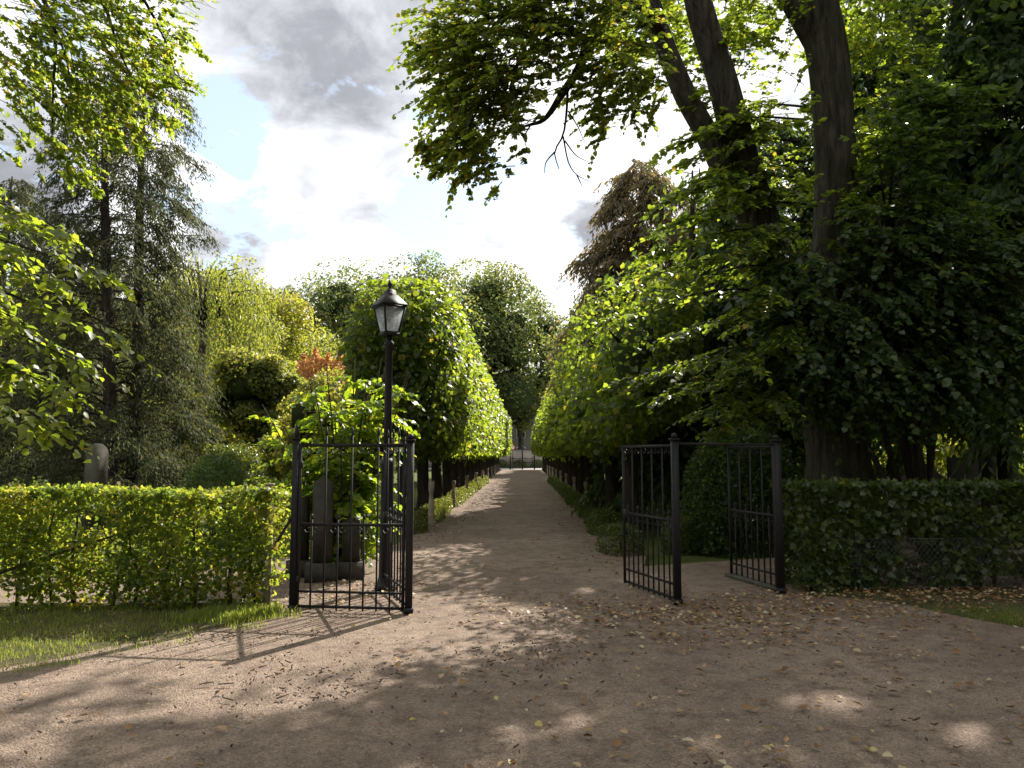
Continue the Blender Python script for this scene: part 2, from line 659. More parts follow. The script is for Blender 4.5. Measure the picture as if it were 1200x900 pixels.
def leaves_mesh(name, P, A, N, S, T, mat, tmpl=LEAF4, tf=LEAF4_F, base=None):
    A, B, N = leaf_frames(A, N)
    k = len(tmpl)
    S = np.broadcast_to(np.asarray(S, float), (len(P),))
    L = tmpl[None, :, :] * S[:, None, None]
    V = P[:, None, :] + L[:, :, 0:1] * A[:, None, :] + L[:, :, 1:2] * B[:, None, :] + L[:, :, 2:3] * N[:, None, :]
    V = V.reshape(-1, 3)
    if base is not None:
        V = V - base
    F = (np.arange(len(P))[:, None, None] * k + tf[None]).reshape(-1, tf.shape[1])
    tint = np.repeat(T, len(tf))
    return mesh_np(name, V, F, MATS[mat], False, tint)


def tints(n, lo=0.0, hi=.88, odd=.03):
    t = rng.uniform(lo, hi, n)
    k = rng.random(n) < odd
    t[k] = rng.uniform(.9, 1.0, k.sum())
    return t


def rand_dir(n):
    v = rng.normal(size=(n, 3))
    return unit(v)


def vnoise(x, y, s=1.0, ph=0.0):
    x = x * s + ph
    y = y * s - ph * .7
    return (np.sin(x * 1.7 + 1.3 * np.sin(y * 1.1)) + np.sin(y * 2.1 + 1.7 * np.sin(x * .8 + 2)) + np.sin((x + y) * 1.3 + 4 + np.sin(x * 2.3 - y))) / 3


def sun_open(P, strength=.94):
    """canopy gaps: True where a leaf stays. Leaves whose shadow would reach the open,
    sunny part of the court, the hedge by the lantern or the sunny side of the avenue go."""
    gx = P[:, 0] - P[:, 2] * TX
    gy = P[:, 1] - P[:, 2] * TY
    ax = axis_x(gy)
    n = vnoise(gx, gy, 1.15)
    edge = np.interp(gy, [3.0, 4.6, 5.6, 6.6, 8.0, 9.5, 14, 15, 40, 60], [-2.0, -1.0, .3, .6, .45, .05, -.35, -.7, -.8, -.9]) + np.where(gy > 14, ax + .12, 0)
    edge = edge + n * .45
    lit = gx < edge
    # broken light near the camera and single spots in the shade
    dap = (gy < 6.2) & (gx < 1.9) & (vnoise(gx, gy, 1.9, 2.2) > .16)
    spot = np.zeros(len(P), bool)
    for (sx, sy, sr) in SPOTS:
        dx = (gx - sx) / (sr * 1.3)
        dy = (gy - sy) / (sr * 1.1)
        spot |= (dx * dx + dy * dy + .5 * vnoise(gx, gy, 5.0)) < 1
    far_dap = (gx > -4.6) & (gx < 1.6) & (gy < 5.9) & (gx < edge) & (vnoise(gx, gy, 1.5, 5.1) < .3)
    go = (lit & ~far_dap) | dap | spot
    return ~((go & (rng.random(len(P)) < strength)) | spot)


SPOTS = [tuple(gp(975, 826)[:2]) + (.30,), tuple(gp(1195, 872)[:2]) + (.36,), tuple(gp(885, 890)[:2]) + (.26,),
         tuple(gp(1000, 890)[:2]) + (.18,), tuple(gp(760, 885)[:2]) + (.22,), tuple(gp(690, 760)[:2]) + (.25,), tuple(gp(1140, 800)[:2]) + (.13,), tuple(gp(830, 815)[:2]) + (.12,), tuple(gp(640, 850)[:2]) + (.3,),
         tuple(gp(1090, 697)[:2]) + (.12,), tuple(gp(1160, 705)[:2]) + (.2,), tuple(gp(740, 790)[:2]) + (.16,)]


def sprays(O, D, L, n, size, droop=.45, flat=.5, hang=.35, keep=None):
    """leafy twigs: leaves set alternately along drooping shoots. returns P A N S spray-index"""
    k = len(O)
    D = unit(D)
    t = (np.linspace(.08, 1, n)[None, :] + rng.uniform(-.04, .04, (k, n)))
    side = unit(np.cross(D, UP) + 1e-6)
    P = O[:, None, :] + D[:, None, :] * (L[:, None] * t)[:, :, None] - UP * (droop * L[:, None] * t * t)[:, :, None]
    s = np.where(np.arange(n) % 2 == 0, 1., -1.)[None, :, None] * np.ones((k, 1, 1))
    A = D[:, None, :] * .6 + side[:, None, :] * s * .75 - UP * hang + rng.normal(0, .22, (k, n, 3))
    N = UP * 1.0 + D[:, None, :] * .25 + rng.normal(0, flat, (k, n, 3))
    S = size * rng.uniform(.65, 1.15, (k, n)) * np.interp(t, [0, .7, 1.05], [1.0, 1.0, .7])
    return P.reshape(-1, 3), A.reshape(-1, 3), N.reshape(-1, 3), S.reshape(-1), np.repeat(np.arange(k), n)


def twig_mesh(name, O, D, L, droop, mat, base, r=.004):
    """thin stalks of the sprays, triangular section, two segments"""
    D = unit(D)
    k = len(O)
    side = unit(np.cross(D, UP) + 1e-6)
    oth = np.cross(side, D)
    rings = []
    for t, rr in ((-.25, 1.3), (.45, .9), (.98, .35)):
        C = O + D * (L * t)[:, None] - UP * (droop * L * t * abs(t))[:, None]
        for a in (0, 2.1, 4.2):
            rings.append(C + side * math.cos(a) * r * rr + oth * math.sin(a) * r * rr)
    V = np.stack(rings, axis=1)
    F = []
    for q in range(2):
        for i in range(3):
            j = (i + 1) % 3
            F.append((q * 3 + i, q * 3 + j, q * 3 + 3 + j, q * 3 + 3 + i))
    F = np.array(F)
    FF = (np.arange(k)[:, None, None] * 9 + F[None]).reshape(-1, 4)
    return mesh_np(name, V.reshape(-1, 3) - base, FF, MATS[mat])


def leaf_variants(name, mat, tl):
    out = []
    for t in tl:
        out.append(mesh_np(name, LEAF6, LEAF6_F, MATS[mat], False, np.full(2, t)))
    return out


def leaf_objects(parent, P, A, N, S, T, mat, count):
    """the leaves that show largest become objects of their own; returns a mask of those used"""
    a = P[:, 0] / P[:, 1]
    d = np.linalg.norm(P - np.array((0, 0, EYE)), axis=1)
    py = 450 - FPX * ((P[:, 2] - EYE) / P[:, 1] - math.tan(TILT))
    px = 600 + FPX * a
    inv = (px > 2) & (px < 1198) & (py > 2) & (py < 898)
    facing = np.abs(np.sum(unit(N) * unit(P - np.array((0, 0, EYE))), axis=1)) + .25
    score = np.where(inv, S / d * facing, 0)
    idx = np.argsort(-score)[:count]
    tl = [.05, .25, .45, .6, .75, .88, .97]
    var = leaf_variants('leaf', mat, tl)
    Af, Bf, Nf = leaf_frames(A[idx], N[idx])
    base = wloc(parent)
    for q, i in enumerate(idx):
        o = bpy.data.objects.new('leaf', var[int(np.argmin([abs(T[i] - x) for x in tl]))])
        COL.objects.link(o)
        o.parent = parent
        M = Matrix(((Af[q][0], Bf[q][0], Nf[q][0], P[i][0] - base[0]),
                    (Af[q][1], Bf[q][1], Nf[q][1], P[i][1] - base[1]),
                    (Af[q][2], Bf[q][2], Nf[q][2], P[i][2] - base[2]), (0, 0, 0, 1)))
        o.matrix_local = M @ Matrix.Diagonal((S[i], S[i], S[i], 1))
    used = np.zeros(len(P), bool)
    used[idx] = True
    return used


def stuff(o):
    o['kind'] = 'stuff'
    return o


# ------------------------------------------------------------------ the setting
def sheet(name, poly, z, mat, res=None, amp=0.0):
    P = np.array([(x, y, z) for x, y in poly], float)
    if amp:
        c = P.mean(axis=0)
        inn = P + (c - P) * .07
        P[:, 2] = -.022
        k = len(P)
        ring = [(i, (i + 1) % k, k + (i + 1) % k, k + i) for i in range(k)]
        return put(name, np.vstack([P, inn]), [np.array(ring), np.arange(k, 2 * k)[None]], MATS[mat])
    return put(name, P, np.arange(len(P))[None], MATS[mat])


def grid(name, x0, x1, y0, y1, nx, ny, zf, mat):
    xs = np.linspace(x0, x1, nx + 1)
    ys = np.linspace(y0, y1, ny + 1)
    X, Y = np.meshgrid(xs, ys)
    V = np.stack([X.ravel(), Y.ravel(), zf(X, Y).ravel()], axis=1)
    i = np.arange(ny)[:, None] * (nx + 1) + np.arange(nx)[None]
    F = np.stack([i, i + 1, i + nx + 2, i + nx + 1], axis=-1).reshape(-1, 4)
    return put(name, V, F, MATS[mat], None, True)


g = sheet('ground', [(-2500, -2500), (2500, -2500), (2500, 2500), (-2500, 2500)], -.03, 'meadow')
tag(g, 'green meadow and soil ground under the trees and graves', 'ground', kind='structure')
g = grid('gravel_forecourt', -30, 30, -14, 10.4, 150, 61,
         lambda x, y: .006 * vnoise(x, y, .9) + .003 * vnoise(x, y, 2.7, 3) - .004, 'gravel')
tag(g, 'brown gravel forecourt in front of the iron gates', 'ground', kind='structure')


def path_strip(name, y0, y1, l, r, z, mat, n=80):
    V = []
    for k, y in enumerate(np.linspace(y0, y1, n)):
        w = .10 * math.sin(k * 1.3) + .07 * math.sin(k * 2.9 + 1)
        w2 = .10 * math.sin(k * 1.7 + 2) + .07 * math.sin(k * 3.1)
        c = axis_x(y)
        for q, x in enumerate((c + l + w, c + l * .4, c + r * .4, c + r + w2)):
            V.append((x, y, z + (.012 if q in (1, 2) else 0) - .05 * max(0, 1 - (y - y0) / 1.2)))
    F = [(k * 4 + q, k * 4 + q + 1, k * 4 + q + 5, k * 4 + q + 4) for k in range(n - 1) for q in range(3)]
    return put(name, V, np.array(F), MATS[mat], None, True)


g = path_strip('avenue_path', 9.4, 83, -2.15, 1.95, .018, 'gravel')
tag(g, 'straight gravel path running between the two rows of clipped limes', 'path', kind='structure')
g = sheet('side_path', [(1.2, 9.0), (4.0, 9.0), (6.5, 11.3), (9.5, 12.6), (12, 13.2), (12, 14.6), (8.5, 14), (5, 12.6), (2.6, 11.6), (1.2, 11.0)], .012, 'gravel', amp=1)
tag(g, 'narrow gravel side path behind the open wicket gate', 'path', kind='structure')
g = sheet('grave_plot', [(-6.0, 9.8), (-1.6, 9.8), (-1.6, 12.2), (-6.0, 12.2)], .014, 'gravel', amp=1)
tag(g, 'raked gravel plot round the headstones behind the lantern', 'ground', kind='structure')
g = sheet('far_road', [(-60, 84.5), (60, 84.5), (60, 93), (-60, 93)], .01, 'far_road')
tag(g, 'pale grey road crossing beyond the far gate', 'road', kind='structure')

VL = [(-10, 8.6), (-2.45, 8.6), (-2.3, 8.1), (-2.42, 7.7), (-2.75, 7.25), (-2.95, 6.95), (-3.35, 6.6), (-3.5, 6.3), (-3.85, 5.95), (-4.3, 5.6), (-5.2, 5.3), (-10, 4.4)]
VR = [(3.3, 9.6), (3.35, 9.05), (3.8, 8.8), (4.2, 8.35), (4.35, 7.9), (4.7, 7.35), (5.3, 7.1), (6.5, 6.7), (10, 6.2), (10, 9.7)]
tag(sheet('grass_verge', VL, .012, 'verge_soil', amp=1), 'grass verge along the foot of the sunlit hedge', 'verge', kind='structure')
tag(sheet('grass_verge', VR, .012, 'verge_soil', amp=1), 'grass and soil verge along the foot of the shaded hedge', 'verge', kind='structure')


def inside(poly, x, y):
    c = np.zeros(len(x), bool)
    n = len(poly)
    j = n - 1
    for i in range(n):
        xi, yi = poly[i]
        xj, yj = poly[j]
        k = ((yi > y) != (yj > y)) & (x < (xj - xi) * (y - yi) / (yj - yi + 1e-12) + xi)
        c ^= k
        j = i
    return c


def blades(name, pts, hgt, wid, label, tlo=0, thi=.9, z0=.006):
    n = len(pts)
    az = rng.uniform(0, 2 * math.pi, n)
    dirn = np.stack([np.cos(az), np.sin(az), np.zeros(n)], 1)
    lean = rng.uniform(.1, .75, n)
    sd = np.stack([-np.sin(az), np.cos(az), np.zeros(n)], 1)
    b = np.column_stack([pts, np.full(n, z0)])
    mid = b + UP * (hgt * .6)[:, None] + dirn * (hgt * lean * .35)[:, None]
    tip = b + UP * (hgt)[:, None] + dirn * (hgt * lean)[:, None]
    V = np.stack([b - sd * wid[:, None], b + sd * wid[:, None], mid + sd * wid[:, None] * .7, mid - sd * wid[:, None] * .7, tip], 1).reshape(-1, 3)
    i = np.arange(n)[:, None] * 5
    Q = i + np.array([[0, 1, 2, 3]])
    T = i + np.array([[3, 2, 4]])
    t = rng.uniform(tlo, thi, n)
    o = put(name, V, [Q, T], MATS['grass_blade'], None, False, np.concatenate([t, t]))
    return tag(o, label, 'grass', kind='stuff')


def scatter(poly, n, x0, x1, y0, y1):
    x = rng.uniform(x0, x1, n)
    y = rng.uniform(y0, y1, n)
    k = inside(poly, x, y)
    return np.stack([x[k], y[k]], 1)


VLg = [(x + (.25 if y < 8.2 else 0), y - (.22 if y < 8.2 else 0)) for x, y in VL]
p = scatter(VLg, 76000, -6.8, -2.0, 4.4, 8.3)
ins = inside([(x - .15, y + .15) if y < 8.2 else (x, y) for x, y in VL], p[:, 0], p[:, 1])
dens = vnoise(p[:, 0], p[:, 1], 1.6) * .35 + .55 + .5 * vnoise(p[:, 0], p[:, 1], 6.5, 2)
dens = np.where(ins, np.maximum(dens, .25), dens * .55 - .12)
p = p[rng.random(len(p)) < dens]
blades('verge_grass', p, rng.uniform(.018, .055, len(p)), rng.uniform(.0018, .0036, len(p)), 'short tufted grass on the sunlit verge below the hedge', .1, .95)
q = np.concatenate([rng.normal((-2.55 - .1 * k, 7.95 - .16 * (k % 3)), (.12, .1), (450, 2)) for k in range(6)])
blades('verge_weed', q, rng.uniform(.03, .11, len(q)), rng.uniform(.003, .008, len(q)), 'taller weeds growing round the braced iron post', .2, .8)
p = scatter(VR, 30000, 3.4, 7.2, 6.2, 9.0)
dens = vnoise(p[:, 0], p[:, 1], 1.3, 1) * .5 + .2 + .7 * np.clip((8.35 - p[:, 1]) / .8, 0, 1)
p = p[rng.random(len(p)) < dens]
blades('verge_grass', p, rng.uniform(.03, .075, len(p)), rng.uniform(.002, .004, len(p)), 'thin grass on the shaded verge beside the hedge', 0, .85)
# lawn glimpsed between the trunks of the avenue
p = np.stack([rng.uniform(3.4, 12, 13000), rng.uniform(12, 34, 13000)], 1)
blades('lawn_grass', p, rng.uniform(.06, .14, len(p)), rng.uniform(.006, .012, len(p)), 'sunny lawn seen between the dark avenue trunks', .2, .9, -.03)
p = np.stack([rng.uniform(-16, -3.6, 15000), rng.uniform(8.6, 32, 15000)], 1)
p = p[~((p[:, 0] > -6.0) & (p[:, 1] < 12.2))]
blades('lawn_grass', p, rng.uniform(.06, .16, len(p)), rng.uniform(.006, .012, len(p)), 'rough grass among the graves behind the sunlit hedge', .2, .9, -.03)


# fallen leaves, pebbles, twigs
def litter_pts():
    L = []
    def add(cx, cy, sx, sy, n):
        L.append(rng.normal((cx, cy), (sx, sy), (n, 2)))
    a = gp(650, 705)
    add(a[0], a[1], .55, .35, 110)
    a = gp(770, 722)
    add(a[0], a[1], .75, .3, 420)
    a = gp(880, 715)
    add(a[0], a[1], .9, .35, 330)
    a = gp(860, 745)
    add(a[0], a[1], .9, .4, 330)
    a = gp(980, 712)
    add(a[0], a[1], .9, .45, 420)
    add(4.6, 8.9, 1.2, .22, 700)
    add(6.0, 8.7, 1.2, .35, 420)
    L.append(np.stack([rng.uniform(-.5, 5.2, 620), rng.uniform(3.6, 8.6, 620)], 1))
    L.append(np.stack([rng.uniform(-4.2, 2.5, 130), rng.uniform(3.6, 8.2, 130)], 1))
    # along both sides of the avenue and in the grave plot
    for rel, n in ((-1.55, 260), (1.6, 420)):
        y = rng.uniform(9.5, 30, n)
        L.append(np.stack([axis_x(y) + rel + rng.normal(0, .22, n), y], 1))
    y = rng.uniform(8.5, 26, 260)
    L.append(np.stack([axis_x(y) + rng.uniform(-1.6, 1.7, 260), y], 1))
    add(-2.2, 9.2, .6, .5, 260)
    add(-1.6, 9.0, .35, .6, 120)
    return np.concatenate(L)


lp = litter_pts()
n = len(lp)
az = rng.uniform(0, 6.283, n)
A = np.stack([np.cos(az), np.sin(az), rng.normal(0, .18, n)], 1)
N = UP + rng.normal(0, .28, (n, 3))
z = np.where(inside(VL, lp[:, 0], lp[:, 1]) | inside(VR, lp[:, 0], lp[:, 1]), .055, .022)
z = np.where((lp[:, 1] > 9.3), .036, z)
P = np.column_stack([lp, z])
S = rng.uniform(.024, .062, n)
T = rng.random(n) ** 1.6
CURL = np.array([(0, 0, 0), (.14, .26, .10), (.45, .36, .22), (.8, .2, .16), (1, 0, .05), (.8, -.2, .12), (.45, -.36, .18), (.14, -.26, .08)])
CURL_F = np.array([(0, 4, 3, 2, 1), (0, 7, 6, 5, 4)])
# the largest ones lie as single leaves on the gravel
order = np.argsort(-(S / lp[:, 1]) * ((np.abs(lp[:, 0]) < lp[:, 1] * .64) & (lp[:, 1] > 3.9) & ~inside(VR, lp[:, 0], lp[:, 1]) & ~inside(VL, lp[:, 0], lp[:, 1])))
big = order[:90]
rest = order[90:]
me = leaves_mesh('leaf_litter', P[rest], A[rest], N[rest], S[rest], T[rest], 'fallen_leaf', CURL, CURL_F)
tag(obj('leaf_litter', me), 'brown and yellow leaf litter scattered over gravel and verge', 'leaf litter', kind='stuff')
for i in big:
    o1 = obj('fallen_leaf', leaves_mesh('fallen_leaf', np.zeros((1, 3)), A[i:i + 1], N[i:i + 1], S[i:i + 1] * 1.15, T[i:i + 1], 'fallen_leaf', CURL, CURL_F), None, P[i])
    tag(o1, 'single dry fallen leaf lying on the open gravel', 'leaf', 'single fallen leaves on the gravel')

mb = MB()
for k in range(1500):
    x, y = rng.uniform(-4.5, 5), rng.uniform(3.4, 9.4)
    if k > 1100:
        y = rng.uniform(9.5, 22)
        x = axis_x(y) + rng.uniform(-1.8, 1.7)
    r = rng.uniform(.004, .013) * (1 + .5 * (rng.random() < .06))
    c = np.array((x, y, (.012 if y < 9.4 else .028) + r * .2))
    v = np.array([(1, 0, 0), (-1, 0, 0), (0, 1, 0), (0, -1, 0), (0, 0, .7), (0, 0, -.7)]) * r * rng.uniform(.6, 1.2, (6, 3))
    mb.add(c + v, [], [(0, 2, 4), (2, 1, 4), (1, 3, 4), (3, 0, 4), (2, 0, 5), (1, 2, 5), (3, 1, 5), (0, 3, 5)])
tag(mb.build('loose_pebble', MATS['pebble']), 'loose small pebbles strewn over the gravel', 'pebbles', kind='stuff')
mb = MB()
for k in range(620):
    if k < 290:
        a = gp(rng.normal(360 + 260 * (k % 2), 60), rng.normal(800 - 30 * (k % 2), 16))
        x, y = a[0], a[1]
    elif k < 400:
        t = rng.random()
        a = gp(150 + 260 * t + rng.normal(0, 6), 752 - 8 * t + rng.normal(0, 4))
        x, y = a[0], a[1]
    else:
        x, y = rng.uniform(-4.5, 5), rng.uniform(3.6, 9)
    a = rng.uniform(0, 3.14)
    l = rng.uniform(.005, .016) * (3.5 if rng.random() < .06 else 1)
    z = .018 + .01 * vnoise(np.array([x]), np.array([y]), .9)[0]
    d = np.array((math.cos(a), math.sin(a), 0)) * l
    mb.bar(np.array((x, y, z)) - d, np.array((x, y, z + .006)) + d, rng.uniform(.004, .011), .006)
tag(mb.build('dropped_twig', MATS['twig']), 'dry twigs and crumbs of dark soil on the gravel', 'twigs', kind='stuff')

# ------------------------------------------------------------------ iron gates
def frame2(a, b):
    a = np.array(a, float)
    b = np.array(b, float)
    d = b - a
    return a, d / np.linalg.norm(d), np.linalg.norm(d)


def scroll(mb, c, u, r, flip=1):
    pts = []
    for t in np.linspace(0, 1.55 * math.pi, 9):
        rr = r * (1 - .42 * t / (1.55 * math.pi))
        pts.append(c + u * math.cos(t) * rr * flip + UP * (-math.sin(t) * rr))
    mb.tube(pts, .006, 4)


def gate_leaf(name, a, b, label, nlow, every=2, group=None, lock=False, spikes=True, cat='gate'):
    """one wrought iron gate between ground points a (hinge) and b: rails, bars, scrolls"""
    o, u, L = frame2(a, b)
    th = thing(name, (*o[:2], 0), label, cat, group)
    o = np.array((o[0], o[1], 0.))
    u = np.array((u[0], u[1], 0.))
    rails = (.045, .195, .88, 1.70)
    for z, h in zip(rails, (.028, .024, .03, .034)):
        MB().bar(o + UP * z, o + u * L + UP * z, .016, h).build('rail', MATS['iron'], th)
    for s in (.0, L):
        MB().bar(o + u * s + UP * .02, o + u * s + UP * 1.715, .03, .03).build('stile', MATS['iron'], th)
    for k in range(1, nlow):
        c = o + u * (L * k / nlow)
        tall = k % every == 0
        top = (1.80 if spikes else 1.68) if tall else .93
        m = MB().bar(c + UP * .01, c + UP * top, .0165, .0165)
        m.lathe(c + UP * top, [(.009, 0), (.018, .02), (.012, .05), (.001, .10 if tall else .06)] if (spikes or not tall) else [(.009, 0), (.009, .01)], 6)
        m.build('bar', MATS['iron'], th)
    for zz_ in (.88, 1.70):
        for k in range(nlow // every):
            for f in (-1, 1):
                c = o + u * (L * (k + .5) * every / nlow + f * .045) + UP * (zz_ - .055)
                m = MB()
                scroll(m, c, u, .034, f)
                m.build('scroll', MATS['iron'], th)
    for z in (.32, 1.5):
        MB().lathe(o + u * .0 + UP * z, [(.024, -.035), (.028, -.03), (.028, .03), (.024, .035)], 8).build('hinge', MATS['iron'], th)
    if lock:
        c = o + u * (L - .05) + UP * .86
        MB().box(c, (.09, .05, .13), math.atan2(u[1], u[0])).build('lock_box', MATS['iron'], th)
    return th


def gate_post(a, label, h=1.74, w=.085, finial='ball', braces=(), group='iron gate posts'):
    th = thing('gate_post', (a[0], a[1], 0), label, 'gate post', group)
    MB().box((a[0], a[1], h / 2), (w, w, h), .05).build('shaft', MATS['iron'], th)
    MB().box((a[0], a[1], .03), (w * 1.3, w * 1.3, .05), .05).build('foot_plate', MATS['iron'], th)
    m = MB()
    if finial == 'ball':
        m.box((a[0], a[1], h + .01), (w * 1.35, w * 1.35, .02), .05)
        m.lathe((a[0], a[1], h + .02), [(.012, 0), (.03, .012), (.036, .03), (.025, .05), (.004, .062)], 10)
    else:
        m.box((a[0], a[1], h + .01), (w * 1.25, w * 1.25, .02), .05)
        m.lathe((a[0], a[1], h + .02), [(.016, 0), (.03, .03), (.022, .07), (.002, .17)], 8)
    m.build('finial', MATS['iron'], th, finial == 'ball')
    for (p0, p1, r) in braces:
        MB().tube([p0, p1], r, 6).build('brace', MATS['iron'], th)
    return th


GA = np.array((-2.27, 8.12))
GB = np.array((-1.05, 7.98))
GC = np.array((1.78, 8.45))
GD = np.array((3.13, 9.15))
gate_post(GA, 'slim iron gate post with spike and slanting brace beside the sunlit hedge', 1.76, .06, 'spike',
          [((GA[0], GA[1], 1.0), (GA[0] - .60, GA[1] + .12, .02), .017), ((GA[0], GA[1] + .02, 1.0), (GA[0] - .12, GA[1] + .35, .02), .014)])
gate_post(GB, 'square iron gate post between the closed wicket gate and the leaf by the lantern', 1.74, .072)
gate_post(GC, 'square iron gate post between the double gate and the open wicket gate', 1.76, .074)
gate_post(GD, 'square iron gate post at the end of the shaded hedge', 1.76, .085)
gate_leaf('wicket_gate', GA + (.05, -.005), GB + (-.06, .005), 'closed black iron wicket gate beside the lantern, in front of the headstones', 8, 2)
gate_leaf('gate_leaf', GB + (0, .07), np.array((-1.52, 9.28)), 'black iron gate leaf standing open against the lantern post', 9, 2, 'double gate leaves', True)
gate_leaf('gate_leaf', GC + (0, .08), np.array((1.40, 9.72)), 'black iron gate leaf standing open in the shade beside the box shrubs', 10, 2, 'double gate leaves', True, False)
gate_leaf('wicket_gate', GD + (-.01, .07), np.array((2.86, 10.2)), 'black iron wicket gate standing open beside the shaded hedge', 8, 2, None, False, False)
th = thing('overthrow_bar', (GC[0], GC[1], 1.70), 'thin iron bar joining the tops of the posts over the open wicket', 'bar')
MB().bar((*(GC + (.05, .026)), 1.72), (*(GD - (.045, .022)), 1.72), .02, .028).build('rail', MATS['iron'], th)
mb = MB().box((2.98, 9.72, .035), (.10, 1.15, .05), .25)
tag(mb.build('gate_stop_kerb', MATS['stone']), 'low stone strip under the open wicket gate', 'kerb')

# ------------------------------------------------------------------ lantern
lx, ly = pt(453, 600, 9.35)[:2]
th = thing('street_lantern', (lx, ly, 0), 'black lantern with tapered glass head on a slim iron post', 'street lamp')
MB().lathe((lx, ly, 0), [(.13, 0), (.13, .05), (.10, .07), (.085, .16), (.075, .9), (.07, 1.45), (.085, 1.47), (.085, 1.52), (.055, 1.56)], 14).build('base_column', MATS['iron'], th, False)
MB().lathe((lx, ly, 0), [(.05, 1.54), (.047, 2.2), (.043, 2.92), (.06, 2.94), (.06, 2.97), (.035, 3.0), (.035, 3.06)], 12).build('pole', MATS['iron'], th)
MB().bar((lx - .08, ly, 2.90), (lx + .09, ly, 2.90), .018).build('ladder_bar', MATS['iron'], th)
RZ = math.radians(-90 - 9)
zb, zt = 3.09, 3.41
rb, rt = .118, .20
def cor(k, r, z):
    a = RZ + k * math.pi / 2
    return np.array((lx + r * math.cos(a), ly + r * math.sin(a), z))
MB().box((lx, ly, zb - .015), (.19, .19, .03), RZ + math.pi / 4).build('lantern_floor', MATS['iron'], th)
for k in range(4):
    MB().bar(cor(k, rb, zb), cor(k, rt, zt), .02, .02).build('corner_bar', MATS['iron'], th)
    MB().bar(cor(k, rt, zt), cor(k + 1, rt, zt), .024, .026).build('head_rail', MATS['iron'], th)
    MB().bar(cor(k, rb, zb), cor(k + 1, rb, zb), .02, .026).build('foot_rail', MATS['iron'], th)
    q = [cor(k, rb * .97, zb + .01), cor(k + 1, rb * .97, zb + .01), cor(k + 1, rt * .97, zt - .01), cor(k, rt * .97, zt - .01)]
    ctr = np.array((lx, ly, 3.25))
    qi = [p_ + (ctr - p_) * np.array((.02, .02, 0)) for p_ in q]
    put('pane', q + qi, np.array([(0, 1, 2, 3), (7, 6, 5, 4), (0, 4, 5, 1), (1, 5, 6, 2), (2, 6, 7, 3), (3, 7, 4, 0)]), MATS['lantern_glass'], th)
m = MB()
prof = [(.232, 3.42), (.232, 3.44), (.105, 3.56), (.085, 3.565), (.08, 3.61), (.035, 3.64)]
m.lathe((lx, ly, 0), prof, 4, rz=RZ)
m.build('roof', MATS['iron'], th)
MB().lathe((lx, ly, 0), [(.03, 3.635), (.018, 3.66), (.032, 3.69), (.03, 3.71), (.012, 3.735), (.002, 3.76)], 10).build('finial', MATS['iron'], th, True)
MB().lathe((lx, ly, 0), [(.03, 3.40), (.03, 3.34), (.045, 3.30), (.045, 3.24), (.02, 3.2)], 10).build('bulb', MATS['lamp_white'], th, True)

# ------------------------------------------------------------------ hedges
def hedge(name, a, b, depth, height, n, label, size, mat, base, gaps=None, nst=14, tlo=0, thi=.9, rough=.10, odd=.05, shell=.55):
    a = np.array((*a, 0.))
    b = np.array((*b, 0.))
    L = np.linalg.norm(b - a)
    u = (b - a) / L
    w = np.array((-u[1], u[0], 0))
    th = thing(name, base, label, 'hedge')
    s = rng.uniform(0, 1, n)
    v = rng.uniform(-1, 1, n)
    k = rng.random(n) < shell
    v[k] = np.sign(v[k]) * rng.uniform(.8, 1.05, k.sum())
    z = rng.uniform(.03, 1.0, n)
    k = rng.random(n) < .16
    z[k] = rng.uniform(.95, 1.03, k.sum())
    k = rng.random(n) < .03
    s[k] = rng.choice([0, 1], k.sum()) + rng.normal(0, .006, k.sum())
    hh = height * (1 + .02 * vnoise(s * L, s * 0, 2.0))
    P = a + u * (s * L)[:, None] + w * (v * depth / 2 * (1 + rough * vnoise(s * L, z * 3, 2.1)))[:, None] + UP * (z * hh)[:, None]
    P += rng.normal(0, .015, P.shape)
    keep = np.ones(n, bool)
    if gaps is not None:
        keep = gaps(s * L, z * height)
    P = P[keep]
    v = v[keep]
    m = len(P)
    out = w[None] * np.sign(v)[:, None]
    A = out * .5 - UP * .35 + rng.normal(0, .55, (m, 3))
    N = out * .5 + UP * .6 + rng.normal(0, .6, (m, 3))
    S = size * rng.uniform(.45, 1.5, m)
    T = np.clip(tints(m, tlo, thi, odd) + .22 * vnoise(P[:, 0], P[:, 2], 4.0) - .06, 0, 1)
    stuff(obj('foliage', leaves_mesh('foliage', P, A, N, S, T, mat, LEAF4W, LEAF4_F, wloc(th)), th))
    for i in range(nst):
        t = (i + .5 + rng.uniform(-.3, .3)) / nst
        c = a + u * t * L + w * rng.normal(0, .04)
        pts = [c]
        x = 0
        for q in range(1, 5):
            x += rng.normal(0, .05)
            pts.append(c + UP * (height * .93 * q / 4) + u * x + w * rng.normal(0, .04))
        mb = MB().tube(pts, np.linspace(rng.uniform(.014, .028), .006, 5), 6)
        for q in range(6):
            z0 = rng.uniform(.12, .85) * height
            p0 = c + UP * z0
            sgn = rng.choice([-1, 1])
            mb.tube([p0, p0 + u * sgn * rng.uniform(.12, .3) + UP * rng.uniform(.0, .2) + w * rng.normal(0, .1), p0 + u * sgn * rng.uniform(.3, .5) + UP * rng.uniform(.05, .35) + w * rng.normal(0, .12)], [.007, .005, .003], 4)
        mb.build('stem', MATS['hedge_stem'], th)
    return th


def thin_low(s, z):
    n_ = vnoise(s, z, 3.0, 1.0) + .6 * vnoise(s, z, 8.0, 2.0)
    lim = np.interp(z, [0, .12, .35, .8, 1.3], [.35, .25, .05, -.15, -.7])
    return (n_ > lim - rng.random(len(s)) * .8)


